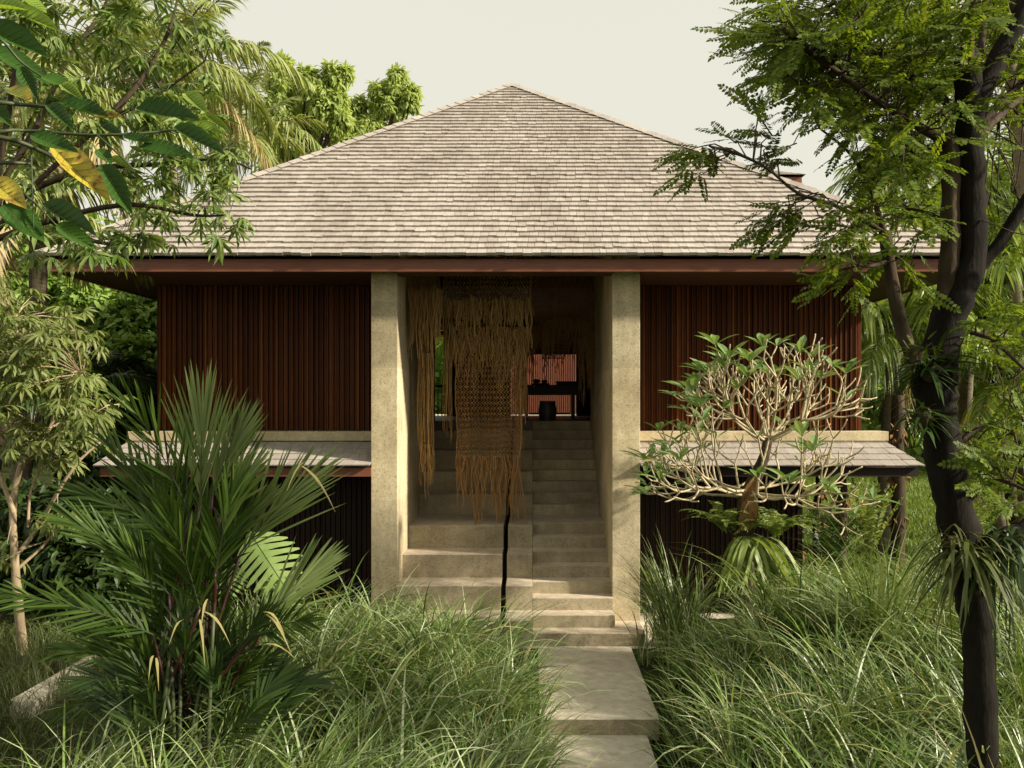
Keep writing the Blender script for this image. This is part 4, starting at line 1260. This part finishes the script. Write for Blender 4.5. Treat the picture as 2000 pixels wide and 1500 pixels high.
# ------------------------------------------------------------------ left side: palmate tree, pale branched shrub, broad leaved climber
def palmate_tree():
    base = np.array([-6.3, 8.4, float(ground_z(-6.3, 8.4))])
    root = thing('palmate_tree', 'tree with drooping hand shaped leaves overhanging the left roof corner', 'tree', base)
    Yc = 8.0
    br = MB(); anchors = []
    trunk = np.array([base - [0, 0, .2], [-6.1, 8.3, 3.0], P(-60, 520, Yc), P(-10, 380, Yc)])
    br.tube(trunk, [.14, .12, .09, .07], 10, smooth_n=20, knobbly=.1)
    brs = [([(-60, 520), (60, 370), (200, 245), (300, 190), (400, 120)], 8.0, 7.6), ([(-40, 480), (100, 430), (250, 400), (380, 420), (440, 420)], 8.0, 7.2), ([(-10, 380), (70, 250), (130, 120), (200, 20), (230, -60)], 8, 8.4),
           ([(60, 370), (180, 330), (320, 320), (430, 310), (490, 330)], 8, 7.8), ([(200, 245), (280, 150), (330, 60), (350, -20)], 7.9, 8.3), ([(-10, 380), (20, 200), (40, 60), (60, -60)], 8, 7.6), ([(100, 430), (180, 470), (270, 480)], 7.9, 7.4)]
    for pts, ya, yb_ in brs:
        n = len(pts); p = np.array([P(q[0], q[1], ya + (yb_ - ya) * i / (n - 1)) for i, q in enumerate(pts)])
        p2, r2 = resample(p, np.linspace(.032, .008, n), n * 4); br.tube(p2, r2, 7, knobbly=.1); anchors.append(p2[3:])
    br.build('trunk', M['barkbrown'], root, smooth=True)
    A = np.concatenate(anchors)
    cr, tw = MB(), MB()
    discs = [(60, 40, 90, 26), (170, 60, 100, 36), (290, 90, 80, 26), (370, 90, 55, 14), (240, 180, 100, 34), (120, 190, 90, 24), (330, 220, 80, 24), (400, 180, 45, 9), (300, 310, 70, 20), (410, 320, 55, 14), (470, 335, 30, 7), (210, 330, 70, 16),
             (290, 410, 70, 18), (390, 425, 50, 12), (440, 415, 28, 6), (190, 440, 60, 14), (80, 320, 80, 14), (40, 440, 70, 12), (270, 480, 35, 5), (130, -60, 150, 30), (300, -50, 100, 16), (-60, 150, 100, 22)]
    for x, y, r, n in discs:
        for _ in range(int(n * .36)):
            a = rng.random() * 6.28; q = r * math.sqrt(rng.random()); e = P(x + q * math.cos(a), y + q * math.sin(a), rng.uniform(7.0, 8.9))
            s0 = A[np.argmin(np.linalg.norm(A - e, axis=1))]
            tw.tube([s0, (s0 + e) / 2 + [0, 0, .03], e], [.006, .005, .003], 4)
            k = rng.integers(4, 8); az = rng.random(k) * 6.28; el = rng.uniform(-.5, .5, k)
            dirs = nrm(np.stack([np.cos(az) * np.cos(el), np.sin(az) * np.cos(el), np.sin(el)], -1) + nrm(e - s0) * .5)
            cr.scatter(PALMATE, basis(dirs, nrm(rng.normal(0, .3, (k, 3)) + [0, 0, 1.])), e + dirs * .12, rng.uniform(.12, .21, k))
    cr.join(tw, 1).build('crown', [M['palmate'], M['greenstem']], root)


palmate_tree()


def pale_shrub():
    Y0 = 11.3
    b = P(45, 1262, Y0)
    root = thing('pale_stemmed_shrub', 'tall shrub with forking cream stems and dusty leaves at the left edge', 'shrub', b)
    st = MB(); A = []
    for pts, r in (([(45, 1275), (36, 1180), (28, 1080), (26, 980), (42, 905), (60, 860)], .062), ([(28, 1090), (75, 1030), (108, 970), (150, 905), (200, 860)], .032), ([(36, 1110), (90, 1060), (125, 1010)], .022), ([(27, 1000), (0, 930), (-30, 850)], .035),
                   ([(42, 905), (90, 850), (120, 780), (160, 730)], .03), ([(40, 900), (20, 800), (40, 700), (30, 620)], .03), ([(60, 860), (110, 830), (190, 800), (230, 790)], .024), ([(55, 1030), (60, 960), (85, 900), (95, 850)], .02)):
        p = np.array([P(q[0], q[1], Y0 + rng.normal(0, .12)) for q in pts]); p2, r2 = resample(p, np.linspace(r, r * .45, len(p)), len(p) * 4)
        st.tube(p2, r2, 8, knobbly=.1); A.append(p2[len(p2) // 2:])
    st.build('stems', M['barkpale'], root, smooth=True)
    A = np.concatenate(A); cr = MB(); tw = MB()
    for x, y, r, n in ((50, 640, 70, 24), (110, 700, 80, 34), (60, 760, 90, 40), (160, 770, 60, 24), (190, 830, 45, 14), (100, 830, 60, 20), (20, 850, 50, 12), (130, 640, 50, 12), (0, 700, 70, 20), (20, 560, 50, 10), (120, 900, 20, 5), (130, 1010, 18, 4), (70, 1030, 18, 3), (20, 1080, 24, 4)):
        for _ in range(int(n * .8)):
            a = rng.random() * 6.28; q = r * math.sqrt(rng.random()); e = P(x + q * math.cos(a), y + q * math.sin(a), Y0 + rng.uniform(-1.0, .9) * min(1, r / 50))
            s0 = A[np.argmin(np.linalg.norm(A - e, axis=1))]; tw.tube([s0, (s0 + e) / 2 + [0, 0, .03], e], [.008, .006, .004], 4)
            k = rng.integers(3, 6); az = rng.random(k) * 6.28; el = rng.uniform(-.7, .4, k)
            dirs = np.stack([np.cos(az) * np.cos(el), np.sin(az) * np.cos(el), np.sin(el)], -1)
            cr.scatter(PALMATE, basis(dirs, nrm(rng.normal(0, .35, (k, 3)) + [0, -.3, 1.])), e + dirs * .12, rng.uniform(.14, .24, k))
    cr.join(tw, 1).build('crown', [M['palmate2'], M['barkpale']], root)


pale_shrub()


def climber():
    Y0 = 2.6
    root = thing('broad_leaved_climber', 'climber with big dark and spotted yellow leaves reaching in at top left', 'climber', (-2.05, 2.7, -.33))
    v = MB()
    for pts, r in (([(-160, 300), (0, 258), (60, 256), (190, 264), (330, 255), (385, 238)], .006), ([(-120, 190), (0, 200), (60, 206), (110, 210)], .008), ([(-150, 260), (0, 268), (90, 300), (160, 345)], .009), ([(-100, 330), (0, 318), (60, 320)], .009),
                   ([(-100, 60), (-10, 70), (40, 120), (90, 155)], .005), ([(190, 264), (230, 300), (260, 330)], .004), ([(-100, 400), (20, 370), (60, 390), (110, 440)], .005), ([(330, 255), (345, 262)], .004), ([(60, 256), (62, 330), (66, 450)], .003)):
        p = np.array([P(q[0], q[1], Y0 + .06 * math.sin(q[0] * .02)) for q in pts]); p2, r2 = resample(p, np.linspace(r, r * .5, len(p)), len(p) * 5); v.tube(p2, r2, 6)
    v.tube([(-2.05, 2.7, -.5), (-1.95, 2.62, 1.2), (-1.86, 2.6, 2.8), (-1.80, 2.6, 3.6), (-1.78, 2.6, 4.1), (-1.84, 2.65, 4.7)], [.04, .035, .03, .026, .022, .012], 8, smooth_n=26, knobbly=.12)
    v.build('vine_stems', M['greenstem'], root, smooth=True)
    big = lance(10, 0.5, 0.10, 0.22, 0.42); big[0][:, 1] *= 1.0

    def leaf(mb, x0, y0, x1, y1, w, dY=0.0, nz=-0.8):
        a, b = P(x0, y0, Y0 + dY), P(x1, y1, Y0 + dY - .05 + rng.normal(0, .04)); d = b - a; L = np.linalg.norm(d)
        tv, tq, tt = big; tv = tv.copy(); tv[:, 1] *= (w / F * Y0) / (L * 1.0); tv[:, 2] *= .9
        tv[:, 2] += 0.03 * np.sin(tv[:, 0] * 9) * np.abs(tv[:, 1]) * 3
        R = basis(d[None], nrm(np.array([[rng.normal(0, .25), nz, .65]])))
        mb.scatter((tv, tq, tt), R, a[None], L)
        g = tv.reshape(-1, 3, 3)
        rib = [g[:, 1]] + [np.stack([g[i, 1], (g[i, 1] + g[i + 2, k]) / 2 * [1, 1, 1] + [.012, 0, 0], g[i + 2, k] * [1, .96, 1]]) for i in range(1, 8) for k in (0, 2)]
        for j, pth in enumerate(rib):
            q = (pth + [0, 0, .004]) @ R[0].T * L + a
            vn.tubes(q[None], np.linspace(.0011 if j == 0 else .0006, .0004, len(q))[None], 4)
    dk, bt, yl, vn = MB(), MB(), MB(), MB()
    for q in ((-25, 48, 90, 102, 48), (-20, 95, 95, 156, 50), (82, 150, 142, 168, 32), (115, 200, 208, 218, 40), (268, 212, 380, 222, 52), (340, 248, 436, 292, 32), (272, 288, 378, 300, 38), (198, 322, 254, 410, 46), (84, 398, 182, 446, 44), (5, 400, 86, 466, 60),
              (110, 438, 188, 484, 36), (60, 265, 150, 292, 34), (195, 245, 240, 265, 24), (190, 292, 218, 318, 26), (95, 205, 140, 245, 28), (40, 130, 70, 190, 30), (240, 268, 300, 275, 24), (-40, 180, 20, 240, 40)):
        leaf(dk, *q, dY=rng.normal(0, .1))
    for q in ((22, 16, 110, 50, 32), (-30, 8, 50, 8, 34), (40, -10, 92, 22, 26), (380, 240, 438, 260, 20), (400, 224, 448, 254, 18), (362, 182, 402, 214, 32), (215, 308, 260, 330, 20), (120, 165, 158, 188, 22)):
        leaf(bt, *q, dY=rng.normal(0, .1))
    for q in ((102, 284, 214, 384, 52), (18, 172, 60, 192, 40), (-15, 352, 48, 400, 46), (190, 228, 236, 222, 20)):
        leaf(yl, *q, dY=-.05)
    dk.join(vn, 1).build('leaves', [M['bigdark'], M['vein']], root, smooth=True)
    tag(bt.build('young_leaves', M['bigbright'], root, smooth=True), 'bright yellow green young leaves')
    tag(yl.build('yellowed_leaves', M['yellowleaf'], root, smooth=True), 'yellow leaves with brown spots')


climber()


# ------------------------------------------------------------------ monstera by the left slat wall
def monstera():
    root = thing('monstera', 'pale split leaved monstera behind the palm clump at the foot of the house', 'plant', P(500, 1230, 10.4))
    lf, st = MB(), MB()
    for (x, y, x1, y1, w) in ((490, 1040, 560, 1150, 62), (455, 1100, 430, 1165, 44), (520, 1120, 575, 1190, 40)):
        a, b = P(x, y, 10.2), P(x1, y1, 9.95); d = b - a; L = np.linalg.norm(d)
        R = basis(d[None], np.array([[.15, -.8, .55]]))[0]
        W_ = w / F * 10.2
        n = 8
        for s in (1, -1):                       # lobes separated by slits, all rooted on the midrib
            for i in range(n):
                t0 = i / n * .92; f = (i + .5) / n
                ww = W_ * math.sin(math.pi * (0.18 + .75 * f)) ** .8
                u = np.linspace(0, 1, 5)
                pth = np.stack([L * (t0 + .05) + u * L * .16, s * ww * u, -0.12 * ww * u ** 2], -1)
                lf.ribbons((a + pth @ R.T)[None], (L / n * .5 * np.array([1.05, .75, .6, .62, .2]))[None], (R @ np.array([1., 0, 0]))[None])
        mid = np.stack([np.linspace(0, L, 5), np.zeros(5), np.full(5, .004)], -1)
        lf.tubes((a + mid @ R.T)[None], np.linspace(.008, .003, 5)[None], 4)
        g = P(500, 1230, 10.4)
        st.tube([g, (g + a) / 2 + [0, .1, .15], a], [.015, .012, .008], 6, smooth_n=8)
    lf.build('leaves', M['monstera'], root); st.build('stalks', M['greenstem'], root, smooth=True)


monstera()


# ------------------------------------------------------------------ background planting
GP = 'palms behind the garden'
g0 = lambda x, y: float(ground_z(x, y))
def palm_px(name, label, px, py, Y, mat, L, leaf, nfr, seed, trunk_r=.13, dry=0, dx=0.3):
    h = P(px, py, Y); x = h[0] + dx
    palm(name, label, (x, Y + .3, g0(x, Y + .3)), h, M[mat], L, leaf, nfr, GP, trunk_r, seed, dry)


palm_px('coconut_palm', 'coconut palm with straw coloured hanging fronds behind the top left leaves', 70, 190, 14, 'coco', 2.6, .62, 16, 0.3, .14, 5, -.8)
palm_px('coconut_palm', 'coconut palm with long grey green fronds rising above the left trees', 310, 150, 19, 'coco', 2.8, .66, 18, 1.2, .14, 2)
palm_px('coconut_palm', 'coconut palm low behind the left roof hip beside the light green tree', 455, 300, 25, 'coco', 2.8, .7, 18, 2.2, .14, 0)
palm_px('coconut_palm', 'coconut palm at the far left edge with drooping dry fronds', 20, 420, 13, 'coco', 2.2, .55, 15, 4.0, .13, 2, -.9)
palm_px('coconut_palm', 'coconut palm peeking above the left roof slope behind the others', 415, 215, 33, 'coco', 3.2, .75, 18, 0.9, .15, 0)
palm_px('coconut_palm', 'sunlit coconut palm behind the upper trunk of the dark tree', 1975, 420, 19, 'cocobright', 3.6, .8, 22, 0.1, .15, 0, .6)
palm_px('coconut_palm', 'bright green palm filling the gap right of the slat wall', 1745, 660, 19, 'cocobright', 2.6, .66, 20, 2.6, .14, 0, -.1)
palm_px('coconut_palm', 'tall coconut palm behind the treetop at the upper right corner', 1975, 130, 17, 'coco', 2.8, .7, 18, 5.1, .15, 0, .4)
palm_px('coconut_palm', 'coconut palm with pale trunk standing between the dark tree and the lawn', 1895, 640, 21, 'cocobright', 2.7, .68, 18, 3.3, .15, 3, .2)
palm_px('coconut_palm', 'young palm with bright arching fronds low at the right edge', 1985, 760, 18, 'cocobright', 2.6, .66, 16, 1.7, .13, 2, .1)
palm_px('coconut_palm', 'coconut palm with ringed trunk just right of the skirt roof', 1752, 560, 24, 'cocobright', 3.0, .7, 18, 0.6, .18, 0, 0.05)
palm_px('areca_palm', 'low dark feather palm standing in the undergrowth by the left house corner', 140, 790, 14.5, 'dark', 1.4, .5, 12, 0.5, .06, 0, 0)

clump_tree('light_green_tree', 'tall light green tree rising over the left slope of the roof', 'tree', (-9.3, 30, 0.3),
           [(548, 160, 30, 30), (575, 190, 34, 31), (618, 178, 30, 30), (655, 155, 24, 30), (545, 225, 38, 30), (598, 235, 36, 31), (640, 215, 32, 30), (522, 268, 30, 30), (575, 285, 40, 31), (630, 270, 38, 31), (665, 235, 22, 30), (545, 330, 45, 31), (620, 325, 45, 31), (550, 128, 18, 30), (672, 145, 13, 30), (600, 150, 16, 30), (660, 195, 18, 30), (512, 230, 16, 30), (675, 290, 30, 31)],
           LANCE, 0.24, 520, M['treeA'], M['barkbrown'], .2, 'trees beyond the roof', droop=.7)
clump_tree('light_green_tree', 'smaller light green tree close above the middle of the left roof slope', 'tree', (-6.2, 32, 0.3),
           [(772, 170, 22, 32), (752, 200, 28, 32), (715, 222, 24, 33), (795, 198, 18, 32), (722, 258, 30, 32), (768, 232, 28, 33), (690, 262, 22, 32), (776, 148, 13, 32), (740, 180, 14, 32), (805, 180, 11, 32), (745, 275, 34, 33), (700, 205, 14, 32)],
           LANCE, 0.24, 420, M['treeA'], M['barkbrown'], .18, 'trees beyond the roof', droop=.7)
clump_tree('vine_bush', 'big rounded bush draped in small bright leaves left of the slat wall', 'bush', (-9.0, 18, 0.2),
           [(250, 640, 70, 18), (180, 610, 60, 18.5), (290, 700, 55, 17.5), (220, 700, 60, 17.5), (130, 650, 60, 18), (290, 600, 45, 18.5), (100, 600, 50, 19), (230, 580, 40, 19.5)],
           OVATE, 0.17, 900, M['bush'], M['barkbrown'], .12, 'bushes left of the house', droop=.6)
clump_tree('vine_bush', 'dark bush low in the shade against the left end of the house', 'bush', (-8.0, 16.5, 0.1),
           [(270, 800, 60, 16.5), (200, 790, 60, 16.5), (250, 880, 60, 16), (150, 860, 60, 16), (300, 760, 40, 17), (90, 800, 60, 16.5)],
           LANCE, 0.26, 600, M['dark'], M['barkbrown'], .08, 'bushes left of the house', droop=.3)
clump_tree('vine_bush', 'dense dark shrub under the left skirt roof behind the palm clump', 'bush', (-6.6, 13.0, 0.0),
           [(150, 1000, 60, 13), (230, 960, 50, 13.2), (120, 1090, 60, 12.8), (230, 1080, 60, 12.8), (60, 1000, 60, 13.2), (170, 1170, 60, 12.6), (30, 1120, 60, 13)],
           LANCE, 0.24, 420, M['dark'], M['barkbrown'], .06, 'bushes left of the house', droop=.3)
clump_tree('vine_bush', 'hazy green tree mass behind the left eave corner', 'tree', (-15, 24, 0.3),
           [(30, 560, 80, 24), (110, 540, 60, 25), (60, 640, 80, 23), (0, 480, 70, 25), (160, 560, 50, 26)], OVATE, 0.26, 620, M['bush'], M['barkbrown'], .18, 'bushes left of the house', droop=.5)
clump_tree('broadleaf_tree', 'sunny broadleaf tree behind the right end of the roof', 'tree', (11.5, 21, 0.3),
           [(1880, 480, 70, 20), (1960, 560, 80, 20), (1840, 560, 60, 21), (1920, 380, 60, 21), (1800, 500, 50, 22), (1990, 460, 60, 20)], OVATE, 0.22, 480, M['bush'], M['barkbrown'], .16, 'trees right of the house', droop=.5)
clump_tree('broadleaf_tree', 'dark leafy tree behind the dark trunk above the lawn', 'tree', (13, 24, 0.3),
           [(1900, 740, 70, 23), (1980, 820, 80, 23), (1820, 760, 60, 24), (1990, 680, 80, 23), (1880, 830, 50, 24), (1730, 780, 40, 26), (1780, 820, 40, 26)], LANCE, 0.3, 520, M['bush'], M['barkbrown'], .14, 'trees right of the house', droop=.5)

# bare palm stems and undergrowth beyond the right end of the house
for i, (x, y0, y1, Y, r, lab) in enumerate(((1640, 1075, 900, 13.4, .085, 'mossy dark stem under the right end of the skirt roof'), (1598, 1060, 900, 14.5, .06, 'thin black stem nearest the lower right wall'), (1750, 1060, 900, 16, .13, 'thick rough stem standing on the lawn right of the skirt roof'),
                                            (1562, 1060, 900, 15.2, .055, 'slender black stem at the dark corner of the lower wall'))):
    b = P(x, y0, Y); b[2] = g0(b[0], Y)
    t = thing('palm_stem', lab, 'tree trunk', b, 'bare stems right of the house')
    p = np.array([b - [0, 0, .1], (b + P(x, y1, Y)) / 2 + rng.normal(0, .03, 3), P(x + 4, y1, Y) + [0, 0, 1.2 if Y > 15.5 else -.05]])
    MB().tube(p, [r * 1.1, r, r * .9], 10, smooth_n=16, knobbly=.25).build('trunk', M['barkbrown'], t, smooth=True)
    for z in np.linspace(.15, .8, 4):
        mb = MB(); c = p[0] * (1 - z) + p[2] * z
        clump_leaves(mb, c, r * 1.3, 40, LANCE, .13, .6)
        mb.build('moss_tuft', M['staghorn'], t)
for i, (x, y, Y, lab) in enumerate(((1700, 985, 13.6, 'low fan of pale palm leaves right of the frangipani ferns'), (1620, 1040, 13, 'small arching palm seedling behind the tall grass'), (1905, 985, 15, 'leafy fern clump on the lawn beneath the dark tree'))):
    o = P(x, y, Y); o[2] = g0(o[0], Y)
    f = thing('garden_fern', lab, 'fern', o, 'ferns on the lawn edge')
    h = P(x, y, Y)
    mb = MB()
    for k in range(16):
        a = k * 2.4; el = rng.uniform(.1, 1.0); d = np.array([math.cos(a) * math.cos(el), math.sin(a) * math.cos(el), math.sin(el)])
        frond_mesh(mb, o * .5 + h * .5, h + d * .5, .1, 20, .14, 70, 35, .3, .013, .008, 0, 0, .15, seg=3)
    mb.build('fronds', M['dark' if i == 1 else 'fern'], f)

# far-off wood closing the view all round
mb = MB()
tree_pts = []
for i in range(150):
    a = rng.uniform(-1.25, 1.25); r = rng.uniform(46, 70)
    x, y = r * math.sin(a), r * math.cos(a)
    if abs(x / y + 0.02) < 0.33: hmax = 7
    else: hmax = rng.uniform(8, 15)
    for k in range(3):
        c = np.array([x + rng.normal(0, 2), y + rng.normal(0, 2), 1 + hmax * (k + .4) / 3])
        clump_leaves(mb, c, rng.uniform(2.2, 3.6), 150, leaf2, 1.0, .4, .85)
tag(mb.build('distant_wood', M['bush']), 'far-off tropical wood closing the view behind the house', 'wood', 'stuff')
